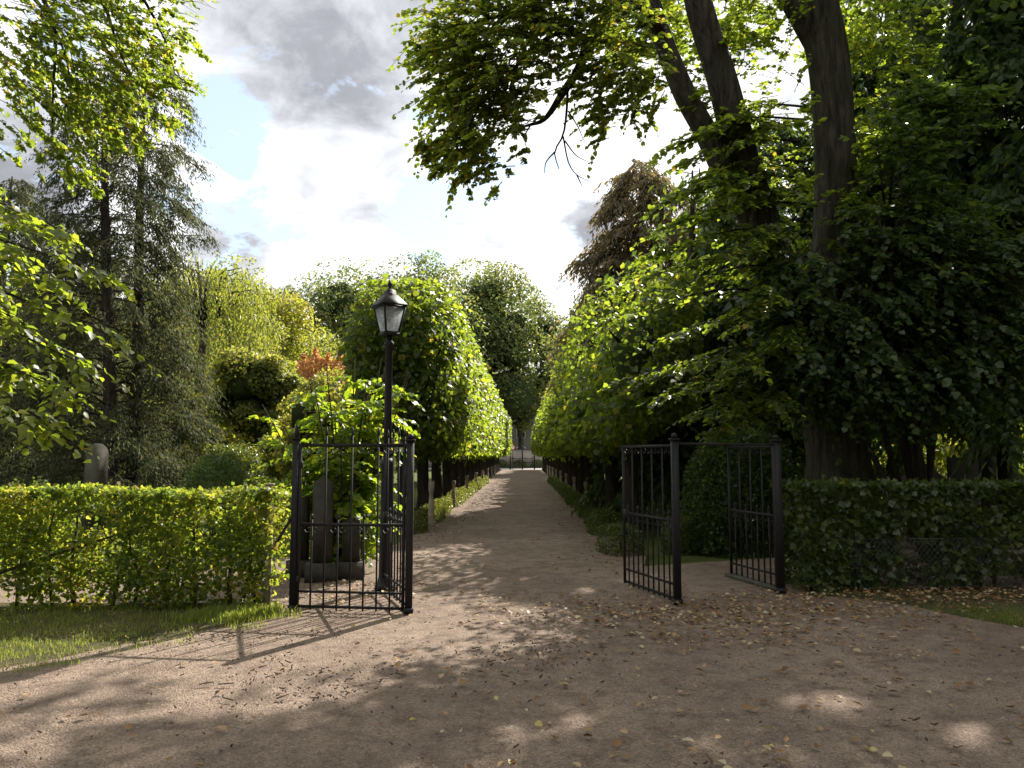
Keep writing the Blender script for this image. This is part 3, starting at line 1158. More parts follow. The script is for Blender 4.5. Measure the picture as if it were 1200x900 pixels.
hd = hedge('clipped_hedge', (-8.6, 8.28), (-2.50, 8.28), .46, 1.21, 46000, 'sunlit clipped hedge with yellow green leaves and dark stems showing', .044, 'hedge_leaf', (-5.5, 8.28, 0), thin_low, 19, 0, .85, odd=.035, shell=.45)
mb = MB().tube([(-5.3, 8.06, .38), (-4.6, 8.1, .62), (-3.85, 8.12, .85)], [.02, .016, .008], 6)
mb.build('stem', MATS['hedge_stem'], hd)
m = MB().box((-2.55, 8.16, .64), (.075, .075, 1.28), .1).box((-2.55, 8.16, 1.29), (.085, .085, .02), .1)
tag(m.build('hedge_end_post', MATS['post_wood']), 'weathered wooden post at the end of the sunlit hedge', 'post')


def right_gap(s, z):
    n_ = vnoise(s, z, 2.6, 4.0) + .5 * vnoise(s, z, 7.0, 2.0)
    lim = np.where(s > 1.2, np.interp(z, [0, .5, .6, 1.3], [.55, .35, -.2, -.5]), -1.2)
    return n_ > lim - rng.random(len(s)) * .6


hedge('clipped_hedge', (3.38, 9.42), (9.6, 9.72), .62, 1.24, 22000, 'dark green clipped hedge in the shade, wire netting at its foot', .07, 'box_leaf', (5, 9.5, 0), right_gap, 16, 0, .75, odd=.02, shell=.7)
# wire netting
th = thing('wire_fence', (5.2, 9.2, 0), 'sagging diamond wire netting along the foot of the shaded hedge', 'fence')
mb = MB()
x0, x1, h = 4.0, 7.6, .62
for k in range(-9, 62):
    for sgn in (1, -1):
        xa = x0 + k * .065
        xb = xa + h * .8 * sgn
        za, zb2 = .06, h
        if sgn < 0:
            xa += h * .8
            xb = xa - h * .8
        lo, hi = max(x0, min(xa, xb)), min(x1, max(xa, xb))
        if hi - lo < .02:
            continue
        f = lambda x: za + (zb2 - za) * (x - xa) / (xb - xa)
        yy = lambda x: 9.12 + (x - x0) * .048
        mb.bar((lo, yy(lo), f(lo)), (hi, yy(hi) + .002 * sgn, f(hi)), .003, .003)
stuff(mb.build('netting', MATS['wire'], th))
for z in (.06, .62):
    MB().bar((x0 - .4, 9.10, z), (x1, 9.293, z), .007).build('strand', MATS['wire'], th)
for x in (4.02, 5.5, 7.2):
    MB().tube([(x, 9.125 + (x - x0) * .048, 0), (x, 9.125 + (x - x0) * .048, .66)], .018, 6).build('fence_post', MATS['iron'], th)


# ------------------------------------------------------------------ generic crowns
import bmesh
_bm = bmesh.new()
bmesh.ops.create_icosphere(_bm, subdivisions=1, radius=1.0)
ICO_V = np.array([v.co[:] for v in _bm.verts])
ICO_F = np.array([[v.index for v in f.verts] for f in _bm.faces])
_bm.free()
_bm = bmesh.new()
bmesh.ops.create_icosphere(_bm, subdivisions=3, radius=1.0)
ICO2 = np.array([v.co[:] for v in _bm.verts])
ICO2_F = np.array([[v.index for v in f.verts] for f in _bm.faces])
_bm.free()


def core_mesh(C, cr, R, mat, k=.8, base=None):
    """lumpy bodies added to make the leaf clumps opaque; dark colour stands for inner shade"""
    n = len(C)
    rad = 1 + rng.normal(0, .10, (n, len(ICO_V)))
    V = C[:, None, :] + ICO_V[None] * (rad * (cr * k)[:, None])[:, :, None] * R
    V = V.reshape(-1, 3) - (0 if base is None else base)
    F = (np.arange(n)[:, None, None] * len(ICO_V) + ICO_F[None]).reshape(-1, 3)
    return mesh_np('shade_core', V, F, MATS['crown_shade_fill'], True)  # added opaque filling, inner shade put into its dark colour

def clump_crown(center, radii, nclump, nleaf, size, csize=.3, fill=.25, flatbot=-.6, lump=.18, carve=False, tlo=0, thi=.88, odd=.03, seed=None, top_bias=0.0, tvar=.3):
    """cauliflower crown: leaf shells over many clumps set round an ellipsoid"""
    c = np.array(center)
    R = np.array(radii, float)
    d = rand_dir(nclump * 3)
    d = d[d[:, 2] > flatbot][:nclump]
    k = len(d)
    rr = rng.uniform(.55, 1.0, k) ** .6 * (1 + np.clip(lump * rng.normal(0, 1, k), -.3, .12)) * (1 - csize * .6)
    C = c + d * rr[:, None] * R
    cr = csize * rng.uniform(.65, 1.35, k)
    ct = rng.normal(0, tvar * .5, k)
    idx = rng.integers(0, k, nleaf)
    dd = rand_dir(nleaf)
    dd[:, 2] = np.where(rng.random(nleaf) < .55, np.abs(dd[:, 2]), dd[:, 2])
    sh = np.where(rng.random(nleaf) < fill, rng.random(nleaf) ** .5, rng.uniform(.85, 1.12, nleaf))
    Ri = float(np.prod(R)) ** (1 / 3)
    P = C[idx] + dd * (cr[idx] * sh)[:, None] * Ri * np.array((1, 1, .85))
    out = unit((P - c) / R)
    A = dd * .35 - UP * .35 + rng.normal(0, .6, (nleaf, 3))
    N = out * .35 + dd * .35 + UP * .45 + rng.normal(0, .45, (nleaf, 3))
    S = size * rng.uniform(.6, 1.3, nleaf)
    T = np.clip(tints(nleaf, tlo, thi, odd) + ct[idx], 0, 1)
    if carve:
        kp = sun_open(P)
        P, A, N, S, T = P[kp], A[kp], N[kp], S[kp], T[kp]
    inn_ = np.linalg.norm((C - c) / R, axis=1) < .62
    hub = c + rng.normal(0, .16, (7, 3)) * R + np.outer(np.linspace(-.38, .3, 7), (0, 0, R[2]))
    clump_crown.last = (np.vstack([C[inn_], hub]), np.concatenate([cr[inn_] * .5, rng.uniform(.36, .5, 7) * min(R[0], R[1]) / Ri]), Ri)
    return P, A, N, S, T


def limbs(mb, base, top, r0, spread, n, zr=(.35, .95), sides=6, R=1.0):
    """trunk with ascending limbs"""
    base = np.array(base)
    top = np.array(top)
    h = np.linalg.norm(top - base)
    k = 7
    pts = [base + (top - base) * t + np.array((rng.normal(0, .012 * h), rng.normal(0, .012 * h), 0)) * (0 < t < 1) for t in np.linspace(0, 1, k)]
    mb.tube(pts, np.linspace(r0, r0 * .25, k) * np.array([1.25] + [1] * (k - 1)), max(8, sides), .06)
    for i in range(n):
        t = rng.uniform(*zr)
        p0 = base + (top - base) * t
        az = i * 2.4 + rng.uniform(-.4, .4)
        d = np.array((math.cos(az), math.sin(az), rng.uniform(.25, .8)))
        l = spread * rng.uniform(.5, 1.0) * (1.15 - .5 * t)
        p1 = p0 + d * l * .5
        p2 = p1 + (d + np.array((0, 0, rng.uniform(-.4, .3)))) * l * .5
        rr = r0 * (1 - .7 * t) * .5
        mb.tube([p0, p1, p2], [rr, rr * .6, rr * .2], 5)
    return mb


def simple_tree(name, base, h, cz, radii, nclump, nleaf, size, mat, label, r0=.25, csize=.3, carve=False, group=None, bark='dark_bark', fill=.25, flatbot=-.6, lump=.18, thi=.88, tlo=0, odd=.03, nl=9, cat='tree', offs=(0, 0), core=0.0):
    th = thing(name, base, label, cat, group)
    b = np.array(base, float)
    mb = limbs(MB(), b - UP * .05, b + np.array((offs[0], offs[1], cz + radii[2] * .5)), r0, max(radii[:2]), nl, (max(.15, .5 * (cz - radii[2]) / cz), .95))
    mb.build('trunk', MATS[bark], th, True)
    P, A, N, S, T = clump_crown(b + np.array((offs[0], offs[1], cz)), radii, nclump, nleaf, size, csize, fill, flatbot, lump, carve, tlo, thi, odd)
    stuff(obj('crown', leaves_mesh('crown', P, A, N, S, T, mat, LEAF4, LEAF4_F, wloc(th)), th))
    if core:
        C, cr, R = clump_crown.last
        stuff(obj('shade_core', core_mesh(C, cr, R, mat, core, wloc(th)), th))
    return th


def ground_at(px, d):
    p = pt(px, 533, d)
    return np.array((p[0], d, -.03))


# ------------------------------------------------------------------ avenue of clipped limes
def pleached_points(hx, hy, z0, z1, n, size, inner, fill=.42):
    """leaf shell of a clipped block; inner = +1/-1: the side towards the path, fuller and slightly bulging"""
    hz = (z1 - z0) / 2
    d = rand_dir(n)
    e = 5.0
    m_ = (np.abs(d[:, 0]) ** e + np.abs(d[:, 1]) ** e + np.abs(d[:, 2]) ** e) ** (1 / e)
    q = d / m_[:, None]
    bulge = 1 + .10 * vnoise(q[:, 1] * hy * 2.2, q[:, 2] * hz * 1.8, 1.0, 1.2) + .05 * vnoise(q[:, 0] * 3, q[:, 2] * 4, 1.4)
    sh = np.where(rng.random(n) < fill, rng.random(n) ** .5, rng.uniform(.86, 1.06, n)) * bulge
    sh = np.where((rng.random(n) < .06) & (vnoise(q[:, 1] * 5, q[:, 2] * 5 + q[:, 0] * 4, 2.0) > .2), sh * rng.uniform(1.05, 1.2, n), sh)
    P = q * sh[:, None] * np.array((hx, hy, hz))
    nrm = unit(np.sign(q) * np.abs(q) ** 4 + .15 * q)
    A = nrm * .45 - UP * .55 + rng.normal(0, .45, (n, 3))
    N = nrm * .7 + UP * .55 + rng.normal(0, .42, (n, 3))
    P[:, 2] += (z0 + z1) / 2
    return P, A, N, size * rng.uniform(.6, 1.25, n)


_cores = {}


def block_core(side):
    """solid dark body added inside a clipped crown to stop light passing through"""
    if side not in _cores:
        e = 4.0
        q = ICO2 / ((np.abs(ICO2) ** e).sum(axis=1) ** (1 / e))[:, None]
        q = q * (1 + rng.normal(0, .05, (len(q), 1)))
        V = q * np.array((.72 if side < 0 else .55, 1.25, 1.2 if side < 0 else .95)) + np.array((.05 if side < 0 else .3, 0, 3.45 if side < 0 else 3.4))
        _cores[side] = mesh_np('shade_core', V, ICO2_F, MATS['crown_shade_fill'], True)  # added opaque body, blocks light so the crown front stays dark
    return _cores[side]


def avenue_tree(side, y, n, size, label, group, mesh=None, crownshape=None, tm=None, big=False):
    x = axis_x(y) + (-2.5 if side < 0 else 2.25)
    th = thing('lime_tree', (x, y, -.03), label, 'tree', group)
    if tm is None:
        mb = MB()
        hgt = 4.0
        pts = [(0, 0, 0), (.03, .02, .5), (rng.normal(0, .04), rng.normal(0, .04), 1.3), (rng.normal(0, .06), rng.normal(0, .06), 2.4), (rng.normal(0, .08), 0, hgt)]
        P_, R_ = spline(pts, [.24, .17, .15, .13, .05], 12)
        mb.tube(P_, R_, 10, .08)
        for i in range(8):
            z0 = 1.5 + i * .3
            yy = (-1) ** i * rng.uniform(.7, 1.4)
            xx = rng.uniform(-.6, .6)
            mb.tube([(0, 0, z0), (xx * .5, yy * .5, z0 + .25), (xx, yy, z0 + .35)], [.05, .035, .015], 5)
        V, F = mb.arrays()
        tm = mesh_np('trunk', V, F, MATS['dark_bark'], True)
    obj('trunk', tm, th)
    if mesh is None:
        if side < 0:
            P, A, N, S = pleached_points(1.12, 1.75, 1.72, 5.25, n, size, 1)
            P[:, 0] += .05
        else:
            P, A, N, S = pleached_points(1.18, 1.72, 1.95, 5.3, n, size, -1)
            # outer half grows taller, the side over the path is rounded off
            P[:, 2] += np.clip(P[:, 0], -.3, 1.2) * .35
            P[:, 2] -= np.clip(-.25 - P[:, 0], 0, 1.2) * .5 * np.clip((P[:, 2] - 2.6) / 2.4, 0, 1)
        T = tints(len(P), 0, .88, .02)
        if side > 0:
            W = P + np.array((x, y, 0))
            kp = sun_open(W, .9)
            P, A, N, S, T = P[kp], A[kp], N[kp], S[kp], T[kp]
        mesh = leaves_mesh('crown', P, A, N, S, T, 'lime_leaf', LEAF6 if n > 20000 else LEAF4W, LEAF6_F if n > 20000 else LEAF4_F)
    c_ = stuff(obj('crown', mesh, th))
    obj('shade_core', block_core(side), c_)['kind'] = 'stuff'
    if n == 0:
        c_.scale = (rng.uniform(.93, 1.05), rng.choice([-1, 1]) * rng.uniform(.95, 1.05), rng.uniform(.95, 1.05))
        c_.location = (rng.normal(0, .06), rng.normal(0, .1), rng.normal(0, .06))
    return tm, mesh


LL = 'clipped lime tree with a bright clipped face, further along the lantern side of the path'
LR = 'clipped lime tree with dark trunk, further along the shaded side of the path'
def lime_label(side, k):
    if k < 8:
        return ORD[k] + ' clipped lime from the gate end of the ' + ('sunny row behind the lantern' if side < 0 else 'shaded row')
    return LL if side < 0 else LR


far_mesh = {}
for side in (-1, 1):
    ys = [17.0 + 3.1 * k for k in range(21)] if side < 0 else [15.6 + 3.1 * k for k in range(22)]
    tm = None
    pool = []
    for k, y in enumerate(ys):
        if k < 2:
            lab = [['clipped lime at the gate end of the row behind the lantern', 'second clipped lime of the row behind the lantern, next to its end tree'],
                   ['dark clipped lime at the gate end of the shaded row', 'second clipped lime of the shaded row, next to its end tree']][side > 0][k]
            t0, m0 = avenue_tree(side, y, 24000 if k == 0 else 15000, .112, lab, 'clipped limes of the avenue', big=True)
            if k == 1:
                tm = t0
        elif k < 6:
            t0, m0 = avenue_tree(side, y, 10500, .135, lime_label(side, k), 'clipped limes of the avenue, ' + ('lantern' if side < 0 else 'shaded') + ' row', tm=tm)
            pool.append(m0)
        elif k < 9:
            t0, m0 = avenue_tree(side, y, 6500, .175, lime_label(side, k), 'clipped limes of the avenue, ' + ('lantern' if side < 0 else 'shaded') + ' row', tm=tm)
            pool.append(m0)
        else:
            avenue_tree(side, y, 0, 0, lime_label(side, k), 'clipped limes of the avenue, ' + ('lantern' if side < 0 else 'shaded') + ' row', mesh=pool[4 + k % 3], tm=tm)


# low box shrubs and wooden posts along the path edges
def box_points(hx, hy, h, n, size, e=4.0):
    d = rand_dir(n)
    d[:, 2] = np.abs(d[:, 2])
    m_ = (np.abs(d[:, 0]) ** e + np.abs(d[:, 1]) ** e + np.abs(d[:, 2]) ** e) ** (1 / e)
    q = d / m_[:, None]
    lump = 1 + .07 * vnoise(q[:, 0] * 4, q[:, 1] * 4 + q[:, 2] * 3, 1.3)
    sh = np.where(rng.random(n) < .25, rng.random(n) ** .5, rng.uniform(.88, 1.06, n)) * lump
    P = q * sh[:, None] * np.array((hx, hy, h))
    nrm = unit(q)
    A = nrm * .8 + rng.normal(0, .6, (n, 3))
    N = nrm * .5 + UP * .4 + rng.normal(0, .6, (n, 3))
    return P, A, N, size * rng.uniform(.6, 1.3, n)


def shrub_mesh(hx, hy, h, n, size, mat, tlo=0, thi=.9, e=4.0, name='foliage', odd=.03):
    P, A, N, S = box_points(hx, hy, h, n, size, e)
    return leaves_mesh(name, P, A, N, S, tints(n, tlo, thi, odd), mat)


core_m = MB().tube([(0, 0, 0), (.02, 0, .12), (0, .02, .3)], [.03, .025, .012], 6).arrays()
core = mesh_np('stem', core_m[0], core_m[1], MATS['hedge_stem'])


def shrub(name, loc, me, label, group, rz=0, sc_=1.0, cat='shrub'):
    th = thing(name, loc, label, cat, group)
    th.rotation_euler = (0, 0, rz)
    th.scale = (sc_, sc_, sc_)
    stuff(obj('foliage', me, th))
    obj('stem', core, th)
    return th


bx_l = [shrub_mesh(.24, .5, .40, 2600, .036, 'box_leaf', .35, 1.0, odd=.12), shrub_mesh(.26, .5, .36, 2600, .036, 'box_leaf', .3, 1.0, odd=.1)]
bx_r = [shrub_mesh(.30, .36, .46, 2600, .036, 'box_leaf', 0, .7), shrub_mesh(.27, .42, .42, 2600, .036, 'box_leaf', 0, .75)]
for k in range(26):
    y = 16.1 + k * 1.12 + rng.uniform(-.1, .1)
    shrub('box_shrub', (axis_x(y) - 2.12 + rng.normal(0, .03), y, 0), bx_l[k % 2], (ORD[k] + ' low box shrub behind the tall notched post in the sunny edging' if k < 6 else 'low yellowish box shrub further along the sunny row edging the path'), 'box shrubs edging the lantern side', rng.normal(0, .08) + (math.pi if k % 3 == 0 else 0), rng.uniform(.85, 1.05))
shrub('box_shrub', (1.74, 12.6, 0), bx_r[0], 'low round box shrub just behind the open shaded gate leaf', None, .3, 1.0)
shrub('box_shrub', (1.86, 15.6, 0), bx_r[1], 'low box shrub beside the dark trunk at the shaded row end', None, .1, 1.12)
for k in range(22):
    y = 18.0 + k * 1.3 + rng.uniform(-.15, .15)
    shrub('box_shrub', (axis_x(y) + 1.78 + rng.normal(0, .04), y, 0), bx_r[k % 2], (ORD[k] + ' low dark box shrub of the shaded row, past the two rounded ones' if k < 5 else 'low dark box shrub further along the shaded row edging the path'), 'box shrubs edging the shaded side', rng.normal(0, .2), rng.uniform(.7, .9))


def post_mesh(h):
    m = MB()
    s = .055
    for z0, z1, a, b in ((0, h * .55, s, s), (h * .55, h * .72, s, s * .62), (h * .72, h * .86, s * .62, s), (h * .86, h, s, s * 1.05)):
        V = []
        for z, w in ((z0, a), (z1, b)):
            V += [(-w, -w, z), (w, -w, z), (w, w, z), (-w, w, z)]
        m.add(V, [(0, 1, 5, 4), (1, 2, 6, 5), (2, 3, 7, 6), (3, 0, 4, 7)] + ([(4, 5, 6, 7)] if z1 == h else []))
    V, F = m.arrays()
    return mesh_np('path_post', V, F, MATS['post_wood'])


pm1, pm2 = post_mesh(1.06), post_mesh(.82)
o = obj('path_post', pm1, None, (axis_x(16.0) - 1.78, 16.0, 0))
tag(o, 'tall pale wooden post with a notched neck at the start of the box edging', 'post')
for k in range(7):
    y = 23.5 + k * 5.6
    o = obj('path_post', pm2, None, (axis_x(y) - 2.0, y, 0))
    o.rotation_euler.z = rng.normal(0, .2)
    tag(o, (ORD[k] + ' short wooden post past the tall notched one on the sunny side') if k < 4 else 'short wooden post far along the sunny box shrubs', 'post', 'wooden posts on the lantern side')
for k in range(8):
    y = 22.5 + k * 5.2
    o = obj('path_post', pm2, None, (axis_x(y) + 1.93, y, 0))
    o.rotation_euler.z = rng.normal(0, .2)
    tag(o, (ORD[k] + ' short wooden post along the shaded box shrubs from the gates') if k < 4 else 'short wooden post far along the shaded box shrubs', 'post', 'wooden posts on the shaded side')

# ------------------------------------------------------------------ bush beside the lantern
bc = np.array((-2.3, 10.75, 0))
th = thing('leafy_bush', bc, 'bright green large leaved bush behind the closed wicket gate', 'bush')
mb = MB()
O, D, L = [], [], []
for k in range(26):
    az = k * 2.4
    b0 = bc + np.array((math.cos(az) * .12, math.sin(az) * .12, 0))
    sp = rng.uniform(.25, 1.15)
    hgt = rng.uniform(1.9, 3.05) - .6 * (sp > .85)
    p1 = b0 + np.array((math.cos(az) * sp * .4, math.sin(az) * sp * .3, hgt * .5))
    p2 = b0 + np.array((math.cos(az) * sp, math.sin(az) * sp * .7, hgt))
    C, R = spline([b0, p1, p2], [.022, .015, .006], 9)
    mb.tube(C, R, 5)
    for q in range(25):
        t = rng.uniform(.10, 1.0)
        i = min(8, int(t * 8))
        a2 = rng.uniform(0, 6.283)
        O.append(C[i] + rng.normal(0, .02, 3))
        D.append((math.cos(a2), math.sin(a2), rng.uniform(-.1, .9)))
        L.append(rng.uniform(.25, .55))
mb.build('stem', MATS['hedge_stem'], th)
O, D, L = np.array(O), np.array(D), np.array(L)
P, A, N, S, _ = sprays(O, D, L, 12, .098, .5, .55, .55)
k = P[:, 2] > .12
P, A, N, S = P[k], A[k], N[k], S[k]
T = tints(len(P), .2, .95, .08)
used = leaf_objects(th, P, A, N, S, T, 'bush_leaf', 220)
k = ~used
stuff(obj('foliage', leaves_mesh('foliage', P[k], A[k], N[k], S[k], T[k], 'bush_leaf', LEAF6, LEAF6_F, wloc(th)), th))
obj('twig', twig_mesh('twig', O, D, L, .5, 'hedge_stem', wloc(th)), th)['kind'] = 'stuff'


# ------------------------------------------------------------------ headstones
def headstone(name, x, y, w, d, h, label, mat='stone', top='round', plinth=True, rz=0.0):
    th = thing(name, (x, y, 0), label, 'headstone')
    z0 = 0
    if plinth:
        MB().box((x, y, .11), (w * 1.5, d * 1.9, .24), rz, .97).build('plinth', MATS[mat], th)
        z0 = .23
    n = 10
    prof = [(-w / 2, 0), (w / 2, 0)]
    if top == 'round':
        for t in np.linspace(0, math.pi, n):
            prof.append((w / 2 * .97 * math.cos(t), h - w / 2 + w / 2 * math.sin(t)))
    elif top == 'point':
        prof += [(w / 2 * .92, h - w * .35), (0, h), (-w / 2 * .92, h - w * .35)]
    else:
        prof += [(w / 2 * .97, h - .04), (w / 2 * .9, h), (-w / 2 * .9, h), (-w / 2 * .97, h - .04)]
    k = len(prof)
    V = []
    for yy in (-d / 2, d / 2):
        for px_, pz_ in prof:
            V.append((x + px_ * math.cos(rz) - yy * math.sin(rz), y + px_ * math.sin(rz) + yy * math.cos(rz), z0 + pz_))
    V = np.array(V)
    Q = np.array([(i, (i + 1) % k, (i + 1) % k + k, i + k) for i in range(k)])
    caps = np.array([list(range(k))[::-1], list(range(k, 2 * k))])
    put('slab', V, [Q, caps], MATS[mat], th)
    return th


headstone('headstone', -2.43, 10.0, .26, .16, 1.10, 'tall narrow headstone on a block behind the closed wicket gate', 'dark_stone', 'point', True, .1)
headstone('headstone', -2.78, 10.25, .20, .12, .85, 'round topped headstone beside the hedge end, left of a taller one'.replace(', left of a taller one', ' and the wicket gate'), 'dark_stone', 'round', True, -.1)
headstone('headstone', -2.08, 10.1, .22, .14, .55, 'short flat topped headstone at the foot of the bright bush', 'dark_stone', 'flat', True, .05)
gl = pt(113, 545, 14.0)
headstone('headstone', gl[0], 14.0, .38, .34, 1.58, 'tall round topped headstone between the two conifer trunks and the hedge', 'stone', 'round', True, .5)
headstone('headstone', pt(1080, 545, 14.2)[0], 14.2, .85, .25, 1.22, 'wide dark gabled headstone behind the shaded hedge', 'dark_stone', 'point', True, .0)
headstone('headstone', pt(1128, 545, 14.6)[0], 14.6, .5, .22, 1.32, 'narrow dark flat headstone near the twin dark trunks', 'dark_stone', 'flat', True, .1)
headstone('headstone', pt(1047, 555, 13.4)[0], 13.4, .32, .2, .92, 'small reddish headstone between the big trunk and a gabled stone', 'red_stone', 'round', True, -.2)
headstone('headstone', pt(1185, 555, 17)[0], 17.0, .6, .2, 1.0, 'pale headstone in the light beyond the twin dark trunks', 'stone', 'round', True, .1)

# clipped domes and blocks among the graves
def dome(name, px, d, hx, hy, h, n, size, mat, label, e=2.2, tlo=0, thi=.9, odd=.03, cat='shrub'):
    b = ground_at(px, d)
    th = thing(name, b, label, cat)
    stuff(obj('foliage', shrub_mesh(hx, hy, h, n, size, mat, tlo, thi, e, odd=odd), th))
    MB().tube([(b[0], b[1], b[2]), (b[0], b[1], h * .5)], [.08, .04], 6).build('stem', MATS['hedge_stem'], th)
    return th


dome('clipped_dome', 258, 13.0, .62, .6, 1.62, 12000, .042, 'dark_leaf', 'clipped round dome shrub glinting behind the sunlit hedge', 2.2, .1, .9)
dome('clipped_block', 272, 17.5, .62, .5, 1.72, 8000, .05, 'box_leaf', 'clipped flat topped shrub block behind the round dome', 7, .2, .95)
dome('low_shrub', 22, 11.5, .32, .3, 1.16, 2600, .045, 'box_leaf', 'small loose shrub just above the hedge top, beside a clipped ball', 2, .2, .8)
dome('clipped_ball', 48, 12.0, .28, .28, 1.18, 2600, .04, 'box_leaf', 'small clipped ball shrub near the tall round headstone', 2.2, 0, .6)
dome('ivy_dome', 868, 13.2, .98, .85, 1.98, 17000, .06, 'dark_leaf', 'tall dark clipped evergreen dome behind the open wicket gate', 2.6, 0, .9, cat='shrub')
dome('low_box_hedge', 806, 13.0, .42, .3, .55, 4200, .04, 'box_leaf', 'low box hedge block beside the dark evergreen dome', 6, .1, .8)

# ------------------------------------------------------------------ the big lime
D0 = 12.0
tb = gp(985, 655)
tb = np.array((pt(985, 560, D0)[0], D0, 0.))
lime = thing('lime_tree', tb, 'huge many stemmed lime tree with thick bark standing behind the shaded hedge', 'tree')


def stem(ctrl, n, sides, wob, name='trunk'):
    P_, R_ = spline([c[0] for c in ctrl], [c[1] for c in ctrl], n)
    return MB().tube(P_, R_, sides, wob)


def q3(px, py, d):
    return pt(px, py, d)


m = stem([(tb - UP * .1, .85), (tb + UP * .25, .70), (q3(983, 545, 12.0), 0.470), (q3(975, 480, 12.0), 0.437), (q3(972, 400, 12.05), 0.386), (q3(977, 310, 12.1), 0.353), (q3(980, 200, 12.15), 0.315), (q3(972, 90, 12.2), 0.315), (q3(958, 10, 12.2), 0.336), (q3(945, -60, 12.2), 0.252), (q3(935, -180, 12.3), 0.185), (q3(930, -330, 12.4), 0.084)], 90, 44, .05)
m.build('trunk', MATS['lime_bark'], lime, True)
m = stem([(q3(980, 500, 12.0), 0.336), (q3(950, 420, 11.85), 0.353), (q3(920, 345, 11.7), 0.344), (q3(893, 270, 11.6), 0.302), (q3(868, 180, 11.5), 0.244), (q3(842, 80, 11.4), 0.223), (q3(818, 0, 11.3), 0.202), (q3(795, -110, 11.2), 0.160), (q3(770, -280, 11.1), 0.067)], 70, 36, .06)
m.build('limb', MATS['lime_bark'], lime, True)
m = stem([(q3(893, 275, 11.6), 0.185), (q3(862, 225, 11.5), 0.202), (q3(830, 160, 11.4), 0.176), (q3(800, 105, 11.2), 0.160), (q3(772, 30, 11.0), 0.139), (q3(752, -40, 10.8), 0.118), (q3(720, -200, 10.5), 0.050)], 50, 28, .06)
m.build('limb', MATS['lime_bark'], lime, True)
m = stem([(q3(962, 60, 12.2), 0.202), (q3(925, 0, 12.1), 0.168), (q3(890, -60, 12.0), 0.134), (q3(850, -180, 12.0), 0.059)], 18, 12, .06)
m.build('limb', MATS['lime_bark'], lime, True)
m = stem([(q3(775, 40, 11.0), .12), (q3(752, 2, 9.9), .10), (q3(722, 18, 9.0), .075), (q3(693, 46, 8.5), .068), (q3(678, 80, 8.2), .05), (q3(660, 108, 8.0), .042), (q3(640, 138, 8.0), .026), (q3(622, 146, 7.9), .017), (q3(595, 152, 7.9), .008)], 40, 8, .1)
m.tube(spline([q3(690, 45, 8.5), q3(655, 38, 8.0), q3(622, 62, 7.9), q3(600, 85, 7.9), q3(588, 125, 7.8)], [.04, .034, .025, .016, .006], 14)[0], np.linspace(.04, .006, 14), 6)
m.tube(spline([q3(655, 38, 8.0), q3(610, 20, 7.9), q3(560, 25, 7.8), q3(525, 50, 7.8)], [.026, .02, .013, .005], 12)[0], np.linspace(.026, .005, 12), 5)
m.tube(spline([q3(600, 85, 7.9), q3(570, 110, 7.8), q3(545, 160, 7.8), q3(530, 195, 7.8)], [.014, .011, .008, .004], 10)[0], np.linspace(.014, .004, 10), 5)
m.build('branch', MATS['dark_bark'], lime, True)
m = MB()
for ctrl in ([(665, 105), (664, 130), (660, 158), (650, 178), (655, 198)], [(660, 160), (666, 190), (676, 205), (690, 212)], [(662, 165), (675, 182), (690, 190)], [(650, 178), (640, 190), (638, 203)], [(676, 205), (682, 218)], [(666, 130), (678, 150), (684, 165)], [(622, 146), (615, 160), (617, 175)]):
    C, R = spline([q3(a, b, 8.05) for a, b in ctrl], np.linspace(.016, .005, len(ctrl)), 10)
    m.tube(C, R * (1 if ctrl[0][0] == 665 else .6), 4)
tw = m.build('dead_twig', MATS['dark_bark'], lime)

SP = []   # O, D, L for lime sprays


def spray_blob(px, py, rpx, d, dd, n, away=None, lmin=.35, lmax=.8, up=(-.1, .5)):
    c = pt(px, py, d)
    r = rpx * d / FPX
    v = rand_dir(n) * (rng.random(n) ** .45)[:, None] * np.array((r, dd, r))
    O_ = c + v
    az = rng.uniform(0, 6.283, n)
    D_ = np.stack([np.cos(az), np.sin(az), rng.uniform(up[0], up[1], n)], 1)
    if away is not None:
        D_ = D_ * .8 + unit(O_ - np.array(away)) * .9
    L_ = rng.uniform(lmin, lmax, n) * min(1.0, r / .45)
    return O_, D_, L_


def merge(lst):
    return [np.concatenate(x) for x in zip(*lst)]


canopy = []
for (px, py, r, n) in [(545, 50, 45, 120), (590, 20, 60, 150), (570, 105, 52, 150), (545, 160, 34, 80), (522, 178, 18, 26), (575, 185, 24, 34), (545, 205, 14, 14), (610, 120, 34, 60), (525, 100, 28, 46), (512, 68, 22, 30), (650, 15, 55, 130), (640, 75, 30, 50), (700, 5, 50, 120), (690, 85, 26, 44), (735, 60, 44, 110), (718, 112, 30, 54), (705, 138, 16, 18), (762, 100, 22, 24), (640, -50, 60, 110), (720, -60, 80, 120), (610, 165, 14, 12), (505, 190, 9, 9), (755, 120, 22, 20)]:
    canopy.append(spray_blob(px, py, r, 8.0, .7, int(n * .78), away=(3.5, 11, 7.0), lmin=.3, lmax=.75))
for (px, py, r, n) in [(790, 30, 50, 90), (830, 60, 40, 60), (870, 30, 40, 60), (905, 50, 26, 26), (900, 130, 34, 40), (880, 10, 50, 70), (1010, 60, 45, 70), (1040, 20, 55, 110), (1030, 120, 40, 60), (770, 80, 34, 50), (740, 5, 60, 90)]:
    canopy.append(spray_blob(px, py, r, 12.6, 1.4, n, away=(5, 12, 7.0)))
